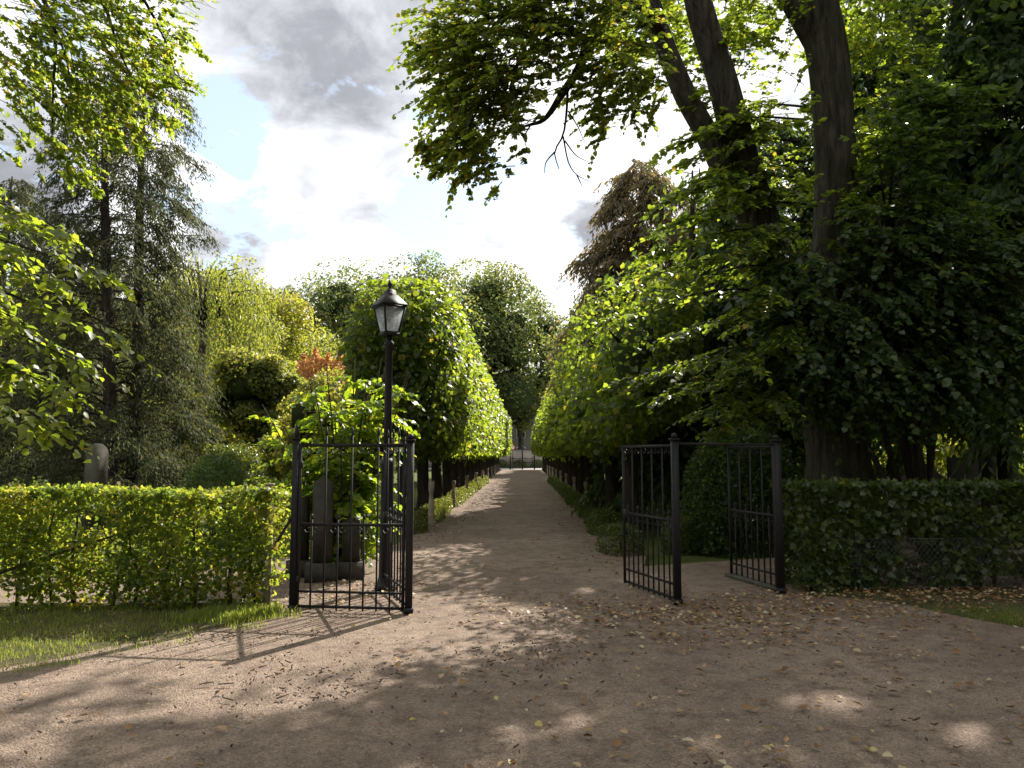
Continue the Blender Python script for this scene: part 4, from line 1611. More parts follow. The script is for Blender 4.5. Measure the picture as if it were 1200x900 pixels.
for (x, y, z, rr, n) in [(6.0, 14.3, 6.5, 1.2, 60), (7.2, 15.2, 7.6, 1.3, 70), (5.6, 14.6, 5.0, 1.0, 50), (6.6, 14.6, 4.6, 1.1, 50), (8.0, 14.8, 6.0, 1.3, 60), (5.0, 14.8, 7.2, 1.0, 40)]:
    O_ = np.array((x, y, z)) + rand_dir(n) * (rng.random(n) ** .45)[:, None] * rr
    a_ = rng.uniform(0, 6.283, n)
    canopy.append((O_, np.stack([np.cos(a_), np.sin(a_), rng.uniform(-.1, .4, n)], 1), rng.uniform(.5, .9, n)))
# crown above the picture: carries the shade that lies over the forecourt
for k in range(70):
    az = rng.uniform(0, 6.283)
    rr = 5.6 * math.sqrt(rng.random())
    zc = rng.uniform(9.8, 17)
    c = np.array((4.4 + math.cos(az) * rr * (1 - (zc - 9) / 16), 11.8 + math.sin(az) * rr * (1 - (zc - 9) / 16), zc))
    n = 26
    O_ = c + rand_dir(n) * (rng.random(n) ** .4)[:, None] * np.array((1.2, 1.2, .8))
    a_ = rng.uniform(0, 6.283, n)
    canopy.append((O_, np.stack([np.cos(a_), np.sin(a_), rng.uniform(0, .5, n)], 1), rng.uniform(.6, 1.1, n)))
O, D, L = merge(canopy)
P, A, N, S, si = sprays(O, D, L, 15, .082, .4, .55, .4)
S = np.where(P[:, 2] > 10.2, S * 1.9, S)
S = np.where((P[:, 1] < 9.2) & (P[:, 2] < 9), S * .82, S)
k = sun_open(P) | ((P[:, 1] < 9.2) & (P[:, 2] < 8)) | ((P[:, 1] > 11) & (P[:, 2] < 9.4) & (rng.random(len(P)) < .55))
share = np.bincount(si, k, len(O)) / 15
P, A, N, S = P[k], A[k], N[k], S[k]
T = tints(len(P), 0, .8, .03)
near = P[:, 0] < -.1
T = np.clip(T + np.where((P[:, 1] < 9.2) & (rng.random(len(P)) < .6), rng.uniform(.1, .3, len(P)), 0), 0, .97)
hi_ = P[:, 2] > 9.5
stuff(obj('crown', leaves_mesh('crown', P[~hi_], A[~hi_], N[~hi_], S[~hi_], T[~hi_], 'lime_leaf', LEAF6, LEAF6_F, wloc(lime)), lime))
stuff(obj('upper_crown', leaves_mesh('upper_crown', P[hi_], A[hi_], N[hi_], S[hi_], T[hi_], 'lime_leaf', LEAF4W, LEAF4_F, wloc(lime)), lime))
vis = (O[:, 2] < 9.6) & (share > .6)
obj('twig', twig_mesh('twig', O[vis], D[vis], L[vis], .4, 'dark_bark', wloc(lime), .005), lime)['kind'] = 'stuff'

shoots = []
for (px, py, n) in [(880, 215, 16), (905, 290, 20), (860, 150, 12), (940, 230, 14), (1000, 240, 16), (1005, 170, 12), (850, 60, 10), (825, 130, 12), (950, 140, 10), (925, 330, 22), (965, 300, 22), (1000, 310, 20)]:
    shoots.append(spray_blob(px, py, 22, 11.4, .4, n, away=(4.9, 12.6, 5.0), lmin=.3, lmax=.55, up=(-.4, .1)))
mbs = MB()
for (px, py, d1, wide, n) in [(802, 165, 10.7, .5, 26), (832, 150, 10.8, .5, 26), (862, 172, 10.8, .5, 26), (815, 214, 10.5, .5, 26), (805, 190, 10.6, .5, 26), (788, 232, 10.4, .55, 30), (781, 264, 10.3, .5, 28), (774, 297, 10.3, .55, 32), (754, 326, 10.2, .5, 30), (795, 340, 10.5, .6, 32), (738, 368, 10.1, .5, 32), (775, 398, 10.3, .6, 34), (722, 448, 9.9, .45, 30), (790, 432, 10.2, .6, 34), (768, 468, 10.2, .5, 26), (824, 484, 10.2, .6, 30), (852, 500, 10.3, .6, 28), (842, 382, 10.0, .6, 34), (850, 300, 10.2, .6, 34), (835, 255, 10.4, .55, 30), (865, 222, 10.6, .5, 26), (870, 430, 10.0, .6, 34), (890, 350, 10.2, .6, 34), (880, 285, 10.5, .5, 26), (905, 470, 10.2, .6, 30), (915, 400, 10.1, .6, 30)]:
    tip = pt(px, py, d1)
    root = pt(935 + rng.uniform(-15, 15), py - 25, 11.75)
    C, R = spline([root, (root + tip) / 2 + UP * .18, tip], [.022, .014, .004], 12)
    mbs.tube(C, R, 5)
    O_, D_, L_ = [], [], []
    for q in range(int(n * 1.15)):
        i = int(rng.uniform(3, 11.99))
        fw = unit((tip - root)[None])[0]
        sd = unit(np.cross(fw, UP)[None])[0] * (1 if q % 2 else -1)
        O_.append(C[i] + rng.normal(0, .03, 3))
        D_.append(fw * rng.uniform(.4, 1.0) + sd * rng.uniform(.2, 1.0) + UP * rng.uniform(-.12, .12))
        L_.append(wide * rng.uniform(.5, 1.1))
    O_.append(C[-2]); D_.append(fw); L_.append(.35)
    shoots.append((np.array(O_), np.array(D_), np.array(L_)))
mbs.build('shoot_branch', MATS['dark_bark'], lime)
O, D, L = merge(shoots)
P, A, N, S, si = sprays(O, D, L, 11, .10, .28, .34, .3)
k = sun_open(P, .75) | (P[:, 2] > 4.2)
share = np.bincount(si, k, len(O)) / 11
P, A, N, S = P[k], A[k], N[k], S[k]
T = tints(len(P), 0, .8, .02)
used = leaf_objects(lime, P, A, N, S, T, 'lime_leaf', 260)
k = ~used
stuff(obj('shoot_foliage', leaves_mesh('shoot_foliage', P[k], A[k], N[k], S[k], T[k], 'lime_leaf', LEAF6, LEAF6_F, wloc(lime)), lime))
vis = share > .5
obj('twig', twig_mesh('twig', O[vis], D[vis], L[vis], .28, 'dark_bark', wloc(lime), .004), lime)['kind'] = 'stuff'

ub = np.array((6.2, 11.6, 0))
und = thing('shade_tinted_shoots', ub, 'lime shoots in front of the huge lime trunk, shade put into their darker leaf colour', 'tree')  # the lime's own shoots split off; darker leaf colour stands mostly for shade
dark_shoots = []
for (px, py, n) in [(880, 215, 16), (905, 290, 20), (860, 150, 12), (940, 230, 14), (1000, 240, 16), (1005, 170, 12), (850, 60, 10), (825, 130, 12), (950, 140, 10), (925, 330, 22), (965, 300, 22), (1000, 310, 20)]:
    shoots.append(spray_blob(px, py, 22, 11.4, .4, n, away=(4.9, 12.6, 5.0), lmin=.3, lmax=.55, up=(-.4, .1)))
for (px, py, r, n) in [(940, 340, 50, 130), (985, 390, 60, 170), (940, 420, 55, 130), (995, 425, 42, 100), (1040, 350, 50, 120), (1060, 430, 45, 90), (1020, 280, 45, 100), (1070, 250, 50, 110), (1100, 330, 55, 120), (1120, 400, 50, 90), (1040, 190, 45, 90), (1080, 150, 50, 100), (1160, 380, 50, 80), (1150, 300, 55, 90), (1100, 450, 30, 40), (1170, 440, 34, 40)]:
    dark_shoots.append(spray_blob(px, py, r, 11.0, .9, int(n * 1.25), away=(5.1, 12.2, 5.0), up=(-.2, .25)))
O, D, L = merge(dark_shoots)
mb = MB()
for k in range(9):
    e = O[int(rng.integers(0, len(O)))]
    mb.tube(spline([ub + rng.normal(0, .06, 3) * (1, 1, 0), ub * .5 + e * .5 + (rng.normal(0, .2), .2, .3), e], [.06, .04, .012], 9)[0], np.linspace(.06, .012, 9), 6)
mb.build('stem', MATS['dark_bark'], und, True)
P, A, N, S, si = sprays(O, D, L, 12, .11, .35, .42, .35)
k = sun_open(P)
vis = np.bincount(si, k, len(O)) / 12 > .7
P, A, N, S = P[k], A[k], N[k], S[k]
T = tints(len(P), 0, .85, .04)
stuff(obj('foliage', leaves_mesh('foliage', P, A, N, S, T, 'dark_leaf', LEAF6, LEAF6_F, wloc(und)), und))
obj('twig', twig_mesh('twig', O[vis], D[vis], L[vis], .35, 'dark_bark', wloc(und), .005), und)['kind'] = 'stuff'

# ------------------------------------------------------------------ lime on the opposite side, branches reaching into the picture
lb = np.array((-6.9, 6.9, 0))
lime2 = thing('lime_tree', lb, 'lime tree with low hanging branches reaching over the sunlit hedge', 'tree')
m = stem([(lb - UP * .1, .5), (lb + (0, 0, 1.2), .36), (lb + (.1, .1, 4), .32), (lb + (.3, .3, 8), .24), (lb + (.4, .4, 13), .1)], 24, 14, .06)
m.build('trunk', MATS['lime_bark'], lime2, True)
m = MB()
low, hi = [], []
BR = [((20, 245), 5.5), ((70, 270), 5.4), ((110, 315), 5.3), ((125, 385), 5.3), ((95, 425), 5.3), ((70, 455), 5.2), ((40, 490), 5.2), ((60, 330), 5.6), ((30, 380), 5.6), ((20, 300), 5.7), ((15, 430), 5.6)]
for (px, py), d in BR:
    tip = pt(px, py, d)
    root = lb + np.array((.1, 0, max(1.9, tip[2] + .2 + .25 * rng.random())))
    mid = (root + tip) / 2 + UP * .45
    C, R = spline([root, mid, tip], [.03, .016, .004], 12)
    m.tube(C, R, 5)
    dirn = unit((C[-1] - C[-4])[None])[0]
    for k in range(26):
        t = int(rng.uniform(5.5, 11.9))
        s = (-1) ** k
        sd = unit(np.cross(dirn, UP)[None])[0]
        low.append((C[t] + rng.normal(0, .03, 3), unit((dirn * .9 + sd * s * rng.uniform(.2, .9) + UP * rng.uniform(-.25, .1))[None])[0], rng.uniform(.22, .42)))
    low.append((C[-1] - dirn * .1, dirn, .28))
for (px, py, r, n) in [(10, 60, 45, 60), (60, 30, 50, 90), (110, 20, 50, 90), (160, 40, 42, 80), (190, 80, 22, 30), (170, 110, 30, 44), (120, 90, 45, 90), (60, 100, 45, 80), (90, 150, 38, 60), (130, 150, 26, 34), (80, 190, 24, 30), (95, 205, 14, 12), (20, 130, 30, 36), (200, 20, 20, 20), (150, 135, 14, 12), (60, -60, 90, 140), (170, -40, 50, 60), (-60, 60, 80, 120), (-50, 180, 50, 50), (12, 175, 16, 12)]:
    o_, d_, l_ = spray_blob(px, py, r, 8.6, .8, int(n * .66), away=(-6.9, 7.2, 6.5), lmin=.25, lmax=.55, up=(-.35, .35))
    hi.append((o_, d_, l_))
for ctrl in ([(-60, -40), (30, -10), (75, 60), (85, 140)], [(20, -50), (110, -10), (140, 60), (165, 115)], [(60, -60), (150, -20), (190, 40), (205, 85)], [(0, -60), (60, 20), (62, 110), (60, 180)]):
    C, R = spline([lb + (.3, .3, 6.5 + rng.random())] + [pt(a, b, 8.6) for a, b in ctrl], [.06, .035, .024, .012, .004], 16)
    m.tube(C, R, 5)
m.build('branch', MATS['dark_bark'], lime2, True)
Ol, Dl, Ll = (np.array([x[i] for x in low]) for i in range(3))
P, A, N, S, _ = sprays(Ol, Dl, Ll, 10, .070, .3, .38, .35)
T = tints(len(P), .35, .86, .01)
used = leaf_objects(lime2, P, A, N, S, T, 'lime_leaf', 260)
k = ~used
stuff(obj('low_foliage', leaves_mesh('low_foliage', P[k], A[k], N[k], S[k], T[k], 'lime_leaf', LEAF6, LEAF6_F, wloc(lime2)), lime2))
for k in range(46):
    az = rng.uniform(0, 6.283)
    rr = 5.5 * math.sqrt(rng.random())
    zc = rng.uniform(9.0, 16)
    c = lb + np.array((math.cos(az) * rr, math.sin(az) * rr, zc))
    O_ = c + rand_dir(20) * np.array((1.2, 1.2, .8))
    a_ = rng.uniform(0, 6.283, 20)
    hi.append((O_, np.stack([np.cos(a_), np.sin(a_), rng.uniform(0, .5, 20)], 1), rng.uniform(.6, 1.1, 20)))
Oh, Dh, Lh = merge(hi)
P, A, N, S, _ = sprays(Oh, Dh, Lh, 13, .070, .2, .55, .4)
S = np.where(P[:, 2] > 9.6, S * 2.4, S)
T = tints(len(P), 0, .88, .06)
stuff(obj('crown', leaves_mesh('crown', P, A, N, S, T, 'lime_leaf', LEAF4W, LEAF4_F, wloc(lime2)), lime2))
O, D, L = np.concatenate([Ol, Oh]), np.concatenate([Dl, Dh]), np.concatenate([Ll, Lh])
obj('twig', twig_mesh('twig', O, D, L, .4, 'dark_bark', wloc(lime2), .004), lime2)['kind'] = 'stuff'


# ------------------------------------------------------------------ conifers
def conifer(name, base, lean, h, r0, prof, nbr, label, mat='conifer_leaf', nspr=10, spl=.55, size=.13, zmin=.8, carve=False, group=None, bark='dark_bark', tree_d=None, width=.07, n=9, top=None, clear=0.0):
    """straight trunk, drooping branches and hanging needle sprays; prof(t) = crown radius at height fraction t"""
    th = thing(name, base, label, 'tree', group)
    b = np.array(base, float)
    tp = b + np.array((lean[0], lean[1], h))
    pts = [b - UP * .05, b + (tp - b) * .12, b + (tp - b) * .35 + (.04, 0, 0), b + (tp - b) * .65 - (.03, 0, 0), tp]
    C, R = spline(pts, [r0 * 1.25, r0, r0 * .9, r0 * .62, .02], 22)
    MB().tube(C, R, 10, .08).build('trunk', MATS[bark], th, True)
    mb = MB()
    O, D, L = [], [], []
    for i in range(nbr):
        t = zmin / h + (1 - zmin / h) * (i + rng.random()) / nbr
        p0 = b + (tp - b) * t
        az = i * 2.4 + rng.uniform(-.5, .5)
        rr = prof(t) * rng.uniform(.55, 1.1)
        d = np.array((math.cos(az), math.sin(az), 0))
        p1 = p0 + d * rr * .55 + UP * rr * rng.uniform(-.05, .25)
        p2 = p0 + d * rr + UP * rr * rng.uniform(-.45, .1)
        C, R = spline([p0, p1, p2], [max(.012, r0 * .22 * (1.1 - t)), .012, .004], 8)
        mb.tube(C, R, 4, cap=False)
        ns = max(4, int(nspr * (.4 + rr)))
        for q in range(ns):
            u = rng.uniform(.3, 1.0) ** .7
            k = min(7, int(u * 7.99))
            a2 = az + rng.choice([-1, 1]) * rng.uniform(.2, 1.3)
            O.append(C[k] + rng.normal(0, .05, 3))
            D.append((math.cos(a2), math.sin(a2), rng.uniform(-.8, .1)))
            L.append(spl * rng.uniform(.5, 1.2))
    mb.build('branch', MATS[bark], th)
    O, D, L = np.array(O), np.array(D), np.array(L)
    if clear:
        tx = b[0] + (tp[0] - b[0]) * (O[:, 2] - b[2]) / h
        fr = (np.abs(O[:, 0] - tx) < .38) & (O[:, 1] < b[1]) & (rng.random(len(O)) < clear)
        O, D, L = O[~fr], D[~fr], L[~fr]
    P, A, N, S, _ = sprays(O, D, L, n, size, .55, .8, .8)
    P += rng.normal(0, .03, P.shape)
    T = tints(len(P), 0, .9, .05)
    if carve:
        k = sun_open(P)
        P, A, N, S, T = P[k], A[k], N[k], S[k], T[k]
    tm = LEAF4 * np.array((1, width / .42 * .8, 1))
    stuff(obj('foliage', leaves_mesh('foliage', P, A, N, S, T, mat, tm, LEAF4_F, wloc(th)), th))
    return th


ca = ground_at(134, 17.0)
ta = pt(116, 95, 17.0)
conifer('conifer', ca, (ta[0] - ca[0], .2), ta[2] + .4, .155, lambda t: 1.75 * (1 - t) ** .5 + .3, 120, 'tall thin conifer with dark bare trunk nearer the headstone', nspr=18, size=.13, width=.15, n=13, clear=.95)
cb = ground_at(157, 17.8)
tb2 = pt(166, 70, 17.8)
conifer('conifer', cb, (tb2[0] - cb[0], .2), tb2[2] + .4, .145, lambda t: 1.7 * (1 - t) ** .45 + .35, 125, 'tall thin conifer with straight trunk and drooping shoots near the dome shrub', nspr=18, size=.13, width=.15, n=13, clear=.95)
cc = ground_at(60, 20.0)
conifer('conifer', cc, (.3, .2), 7.8, .16, lambda t: 2.2 * (1 - t) ** .7 + .3, 66, 'shorter brownish conifer behind the low hanging lime branches', 'conifer_leaf', nspr=22, spl=.7, size=.17, width=.16, zmin=.6, n=12)
cd = ground_at(-20, 21.0)
conifer('conifer', cd, (.2, .2), 9.5, .2, lambda t: 2.6 * (1 - t) ** .7 + .3, 70, 'dark conifer half hidden by the hanging lime foliage', 'conifer_leaf', nspr=22, spl=.7, size=.18, width=.16, zmin=.5, n=12)

# copper tinted conifer and dark evergreens on the shaded side
cp = ground_at(742, 25.0)
tp_ = pt(752, 190, 25.0)
conifer('copper_conifer', cp, (tp_[0] - cp[0], 0), tp_[2], .26, lambda t: 3.0 * (1 - t) ** .55 + .25, 110, 'brownish conifer rising above the shaded clipped limes', 'copper_leaf', nspr=15, spl=.75, size=.24, width=.2, zmin=4.6, n=12)
for (px, d, h, R_, lab) in [(1150, 15.0, 15, 2.5, 'tall dark evergreen with twin looking trunk behind the gravestones'.replace('twin looking trunk', 'thick dark trunk')),
                            (1062, 18.0, 14, 2.8, 'dark evergreen between the huge lime and the thick trunked evergreen'),
                            (1260, 14.0, 13, 2.8, 'dark evergreen standing at the far end of the shaded hedge'),
                            (900, 19.0, 10.5, 2.5, 'dark evergreen directly behind the huge lime trunk'),
                            (815, 18.0, 8.5, 2.3, 'dark bushy evergreen behind the clipped evergreen dome'),
                            (825, 27.0, 12.0, 2.8, 'dull green evergreen between the brownish conifer and the lime limbs')]:
    conifer('evergreen_tree', ground_at(px, d), (.1, .1), h, .22, lambda t, R_=R_: R_ * (1 - t) ** .5 + .3, 86, lab, 'dark_leaf', nspr=16, spl=.8, size=.27, width=.25, zmin=.9 if h < 9 else 2.3, carve=True, n=11)
b2 = ground_at(1175, 15.3)
m = thing('bare_trunk', b2, 'slim dark trunk standing close beside the thick trunked evergreen', 'tree')
MB().tube(spline([b2, b2 + (0.02, 0, 2), b2 + (-.1, .1, 5), b2 + (-.2, .1, 8)], [.16, .13, .11, .05], 14)[0], np.linspace(.16, .05, 14), 10, .06).build('trunk', MATS['dark_bark'], m, True)

for k, (x, y, h, R_) in enumerate([(4.75, 17.0, 5.6, 1.35), (5.3, 20.3, 6.4, 1.8), (5.7, 23.5, 6.6, 1.9), (6.1, 28, 6.8, 2.0), (6.6, 33.5, 7.0, 2.2), (7.4, 40, 7.2, 2.4)]):
    simple_tree('yew_tree', (x, y, -.03), h, h * .52, (R_, R_ * 1.15, h * .5), 46, 7000, .17, 'dark_leaf', ORD[k] + ' dense dark yew in the line behind the shaded clipped limes', .16, .32, flatbot=-.95, core=1.15, group='yews behind the shaded row')
for (x, y, h, R_, lab) in [(11.2, 13.5, 15, 3.0, 'dense dark tree behind the far end of the shaded hedge'), (9.6, 18.5, 13, 2.6, 'dense dark tree behind the dark gravestones')]:
    simple_tree('dark_tree', (x, y, -.03), h, h * .58, (R_, R_, h * .42), 70, 12000, .19, 'dark_leaf', lab, .25, .3, flatbot=-.95, carve=True, fill=.35)

# sunny shrubs far behind on the shaded side, glimpsed through the gaps
for (px, d, h, r, lab) in [(1050, 27, 3.0, 2.2, 'sunny shrub glimpsed beside the huge trunk'), (1190, 26, 3.6, 2.6, 'sunny shrub glimpsed beyond the twin dark trunks'.replace('twin dark trunks', 'slim dark trunk')), (960, 34, 3.6, 3.0, 'sunny shrub far behind the evergreen dome'), (780, 30, 2.6, 2.0, 'sunny shrub seen through the open shaded gate leaf'), (1120, 33, 5.5, 3.4, 'leafy tree far behind the gabled headstone')]:
    simple_tree('background_shrub', ground_at(px, d), h, h * .55, (r, r, h * .5), 26, 5200, .17, 'golden_leaf', lab, .07, .34, nl=6, flatbot=-.95, cat='shrub', thi=.7)

# ------------------------------------------------------------------ trees behind on the lantern side
def bg(name, px, top_py, d, rpx, mat, label, nclump=70, nleaf=18000, size=None, low=None, csize=.27, rz_=None, cat='tree', thi=.88, tlo=0, fill=.15, r0=None, lump=.12, core=1.0):
    b = ground_at(px, d)
    H = pt(px, top_py, d)[2]
    r = rpx * d / FPX
    low = 0.12 * H if low is None else low
    hz = (H - low) / 2
    return simple_tree(name, b, H, low + hz + .03, (r, r, hz), nclump, int(nleaf * 1.0) if size is None else nleaf, size or max(.11, d * .0036), mat, label, r0 or .03 * H + .05, csize, False, None, fill=fill, flatbot=-.85, thi=thi, tlo=tlo, cat=cat, lump=lump, core=core)


bg('golden_tree', 308, 318, 50, 62, 'golden_leaf', 'golden green broad tree in the middle of the trees behind the weeping one', 90, 26000)
bg('golden_tree', 252, 300, 44, 68, 'golden_leaf', 'yellow green tree beside the conifers, in front of the golden broad one', 80, 22000, thi=.6)
bg('tall_tree', 345, 312, 78, 58, 'far_leaf', 'tall dark tree behind the golden broad tree', 80, 15000)
bg('tall_tree', 415, 292, 82, 66, 'far_leaf', 'tall dark tree behind the orange tree', 90, 18000)
bg('tall_tree', 490, 292, 86, 70, 'far_leaf', 'tall dark tree behind the lantern row of limes', 80, 16000)
bg('tall_tree', 575, 296, 96, 64, 'far_leaf', 'tallest dark tree standing over the far end of the path', 110, 26000, low=3.0)
bg('tall_tree', 640, 338, 100, 32, 'far_leaf', 'slender grey tree in the gap at the far end of the path', 60, 9000, low=3)
bg('broad_tree', 352, 372, 62, 74, 'olive_leaf', 'mid green tree filling the view just behind the orange tree', 70, 16000, low=.5)
bg('broad_tree', 232, 345, 58, 84, 'olive_leaf', 'mid green broad tree closing the view behind the weeping tree', 70, 16000, low=.5)
bg('tall_tree', 700, 330, 70, 60, 'far_leaf', 'broad dark tree behind the shaded row of limes', 60, 14000)
bg('dome_tree', 298, 402, 27, 54, 'olive_leaf', 'low umbrella crowned tree in front of the orange tree', 40, 14000, .13, low=1.9, lump=.08)
bg('yellow_bush', 378, 436, 21, 60, 'olive_leaf', 'dense yellowish bush behind the bright leaved bush', 40, 12000, .10, low=.1, cat='bush', tlo=.4, thi=1)
bg('olive_tree', 330, 495, 24, 30, 'olive_leaf', 'small olive green shrub under the umbrella crowned tree', 26, 5000, .10, low=.1, cat='shrub')
bg('shrub', 205, 460, 26, 70, 'golden_leaf', 'yellow green shrub under the weeping tree', 34, 9000, .12, low=.1, cat='shrub')
bg('shrub', 95, 440, 27, 80, 'olive_leaf', 'olive shrub behind the tall headstone', 34, 9000, .12, low=.1, cat='shrub')
bg('broad_tree', 30, 310, 34, 110, 'olive_leaf', 'broad olive tree far behind the hanging lime branches', 50, 14000, low=.6)
bg('broad_tree', 150, 330, 36, 95, 'olive_leaf', 'broad olive tree far behind the tall thin conifers', 50, 13000, low=.6)
bg('broad_tree', 480, 430, 45, 50, 'far_leaf', 'dark tree filling the view behind the lantern row', 40, 9000, low=.3)
for k, (px, tp2, d) in enumerate([(-40, 478, 40), (70, 490, 42), (165, 480, 40), (255, 488, 43), (345, 482, 41), (430, 478, 40)]):
    bg('background_shrub', px, tp2, d, 75, 'olive_leaf', ORD[k] + ' broad shrub, counted from the hanging lime, in the line closing off the graves', 34, 6000, .16, low=-.2, cat='shrub')['group'] = 'shrubs closing off the graves'
# distant wood beyond the road
b = np.array((0, 150., -.03))
for k, (px, tp2, d, r) in enumerate([(40, 420, 120, 60), (140, 410, 125, 60), (240, 415, 120, 55), (700, 400, 125, 60), (820, 400, 120, 60), (940, 400, 115, 60), (1060, 400, 118, 60), (1180, 400, 115, 70)]):
    bg('distant_tree', px, tp2, d, r, 'far_leaf', ['rounded tree in the distance beyond the graves on the sunlit side', 'rounded tree in the distance beyond the evergreens'][k > 2], 34, 5200, low=.5)['group'] = ['distant trees, sunlit side', 'distant trees, shaded side'][k > 2]

# trees added out of view, behind and right of the viewer, to block sky light
for (x, y, lab) in [(-10, -7, 'added unseen tree blocking sky light behind the viewer, on the hedge side'), (0.5, -13, 'added unseen tree blocking sky light behind the viewer, facing the gates'), (10, -8, 'added unseen tree blocking sky light behind the viewer, on the shaded side'), (18, -1, 'added unseen tree blocking sky light at the shaded end of the forecourt'), (18.5, 7.0, 'added unseen tree blocking sky light beyond the end of the shaded hedge')]:
    simple_tree('unseen_shade_tree', (x, y, -.03), 15, 8.6, (6.6, 6.0, 7.0), 90, 6000, .7, 'far_leaf', lab, .4, .3, flatbot=-.9, fill=.4)  # unseen, added only to cut sky light on the shaded side

# weeping tree
wb = ground_at(232, 31.0)
th = thing('weeping_tree', wb, 'weeping tree with long hanging strands beside the tall thin conifers', 'tree')
wt = pt(228, 305, 31)[2]
mb = MB().tube(spline([wb, wb + (0, 0, wt * .5), wb + (.1, 0, wt * .9)], [.3, .22, .08], 10)[0], np.linspace(.3, .08, 10), 8, .05)
Pw = []
for k in range(230):
    az = rng.uniform(0, 6.283)
    rr = 2.5 * math.sqrt(rng.random()) + .2
    z1 = wt - .35 * (rr / 1.5) ** 1.8 * 1.2 + rng.normal(0, .25)
    ln = rng.uniform(1.5, 5.0)
    n = int(ln * 16)
    t = np.linspace(0, 1, n)
    x = wb[0] + math.cos(az) * (rr + .35 * np.sin(t * 1.5)) + rng.normal(0, .05, n)
    y = wb[1] + math.sin(az) * (rr + .35 * np.sin(t * 1.5)) + rng.normal(0, .05, n)
    z = z1 - t * ln
    Pw.append(np.stack([x, y, np.maximum(z, .3)], 1))
    if k % 8 == 0:
        c = wb + np.array((math.cos(az) * rr * .5, math.sin(az) * rr * .5, z1 - .1))
        mb.tube([wb + (0, 0, wt * .7), c, np.array((x[0], y[0], z1))], [.07, .04, .015], 5)
mb.build('trunk', MATS['dark_bark'], th, True)
Pw = np.concatenate(Pw)
n = len(Pw)
stuff(obj('crown', leaves_mesh('crown', Pw, -UP * 1.0 + rng.normal(0, .35, (n, 3)), rng.normal(0, 1, (n, 3)), .17 * rng.uniform(.6, 1.2, n), tints(n, 0, .8, .02), 'olive_leaf', LEAF4 * np.array((1, .5, 1)), LEAF4_F, wloc(th)), th))

# orange tree: several pointed tops
ob = ground_at(378, 40)
th = thing('orange_tree', ob, 'small orange brown tree with pointed tops among the green trees', 'tree')
Pl = []
mb = MB()
for (px, ty, w) in [(356, 414, 22), (370, 408, 24), (385, 414, 23), (399, 409, 20), (378, 420, 38)]:
    tpz = pt(px, ty, 40)
    n = 2600
    t = rng.random(n) ** .7
    a_ = rng.uniform(0, 6.283, n)
    r = w * 40 / FPX * np.minimum(t * 2.2, 1) * rng.uniform(.4, 1.15, n)
    Pl.append(np.stack([tpz[0] + np.cos(a_) * r, 40 + np.sin(a_) * r, tpz[2] - t * (tpz[2] - 1.0) * .75], 1))
    mb.tube([ob, (tpz[0], 40, tpz[2] * .5), (tpz[0], 40, tpz[2] - .2)], [.12, .06, .015], 6)
mb.build('trunk', MATS['dark_bark'], th)
Pl = np.concatenate(Pl)
n = len(Pl)
stuff(obj('crown', leaves_mesh('crown', Pl, UP * .4 + rng.normal(0, .6, (n, 3)), rng.normal(0, 1, (n, 3)) + UP * .3, .16 * rng.uniform(.6, 1.2, n), tints(n, 0, .95, 0), 'orange_leaf', LEAF4, LEAF4_F, wloc(th)), th))

# ------------------------------------------------------------------ far end of the avenue
yf = 83.5
th = thing('far_gate', (axis_x(yf), yf, 0), 'black iron gate across the far end of the path', 'gate')
for rel in (-1.3, 0, 1.3):
    x = axis_x(yf) + rel
    MB().box((x, yf, 1.15), (.14, .14, 2.3)).lathe((x, yf, 2.3), [(.05, 0), (.09, .08), (.05, .16), (.01, .3)], 8).build('gate_post', MATS['iron'], th)
for s in (-1, 1):
    x0 = axis_x(yf)
    for z in (.75, 1.2):
        MB().bar((x0 + .07 * s, yf, z), (x0 + 1.23 * s, yf, z), .05).build('rail', MATS['iron'], th)
    for k in range(1, 9):
        x = x0 + s * (.07 + 1.16 * k / 9)
        MB().bar((x, yf, .7), (x, yf, 1.25 + .2 * math.sin(k)), .03).build('bar', MATS['iron'], th)
th = thing('road_sign', (axis_x(yf) - 1.3, 85.2, 0), 'round red rimmed road sign beyond the far gate', 'road sign')
MB().tube([(axis_x(yf) - 1.05, 85.2, 0), (axis_x(yf) - 1.05, 85.2, 2.6)], .04, 8).build('pole', MATS['wire'], th)
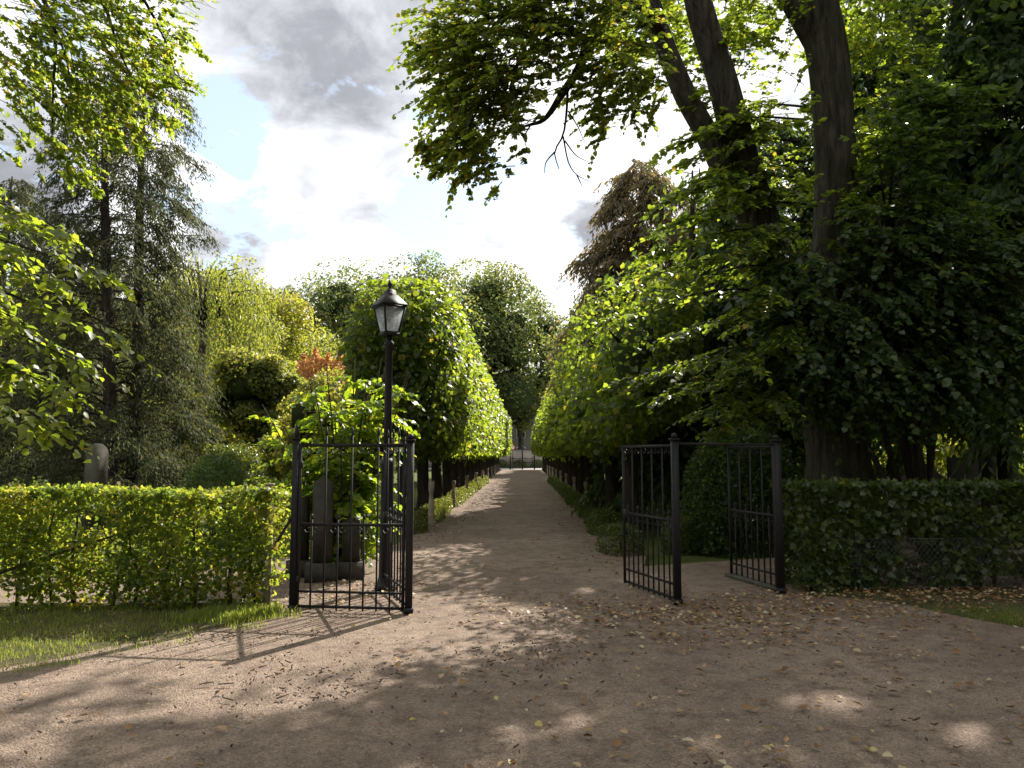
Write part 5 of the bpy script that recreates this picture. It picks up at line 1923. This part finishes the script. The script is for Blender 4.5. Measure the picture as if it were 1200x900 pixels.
for r, dy, mt in ((.34, 0, 'sign_red'), (.24, -.02, 'lamp_white')):
    V = [(axis_x(yf) - 1.05 + r * math.cos(t), 85.15 + dy + q, 2.45 + r * math.sin(t)) for q in (0, .015) for t in np.linspace(0, 2 * math.pi, 20, endpoint=False)]
    put('disc', V, [np.array([list(range(20)), list(range(39, 19, -1))]), np.array([(i, (i + 1) % 20, 20 + (i + 1) % 20, 20 + i) for i in range(20)])], MATS[mt], th)
th = thing('garden_wall', (1, 94, 0), 'pale rendered wall beyond the crossing road', 'wall')
MB().box((1.5, 94, 1.1), (24, .4, 2.2)).build('masonry', MATS['far_wall'], th)
MB().box((1.5, 94, 2.25), (24.2, .55, .1)).build('coping', MATS['stone'], th)
th = thing('house', (1, 108, 0), 'pale house glimpsed through trees past the far gate', 'house')
MB().box((0, 108, 3.2), (13, 8, 6.4)).build('wall', MATS['house_wall'], th)
m = MB()
V = [(-6.9, 103.6, 6.38), (6.9, 103.6, 6.38), (6.9, 112.4, 6.38), (-6.9, 112.4, 6.38), (-6.9, 108, 9.6), (6.9, 108, 9.6)]
m.add(V, [(0, 1, 5, 4), (2, 3, 4, 5), (3, 2, 1, 0)], [(0, 4, 3), (1, 2, 5)])
m.build('roof', MATS['house_roof'], th)
for x in (-4.5, -1.6, 1.2, 4.2):
    for z in (1.9, 4.6):
        w_ = MB().box((x, 103.98, z), (1.2, .06, 1.5)).build('window', MATS['window_frame'], th)
        for sx in (-.28, .28):
            put('pane', [(x + sx - .24, 103.93, z - .66), (x + sx + .24, 103.93, z - .66), (x + sx + .24, 103.93, z + .66), (x + sx - .24, 103.93, z + .66)], np.array([(0, 1, 2, 3)]), MATS['window_glass'], w_)
bg('street_tree', 611, 430, 97, 16, 'far_leaf', 'thin street tree in front of the pale house', 30, 4000, low=3.0)
for k in range(5):
    y = 92.9
    x = -3.5 + k * 2.2
    shrub('wall_shrub', (x, 93.2, 0), shrub_mesh(.9, .4, .95, 900, .12, 'far_leaf', 0, .6, 2.2), 'low dark shrub along the foot of the pale wall', 'shrubs below the pale wall')
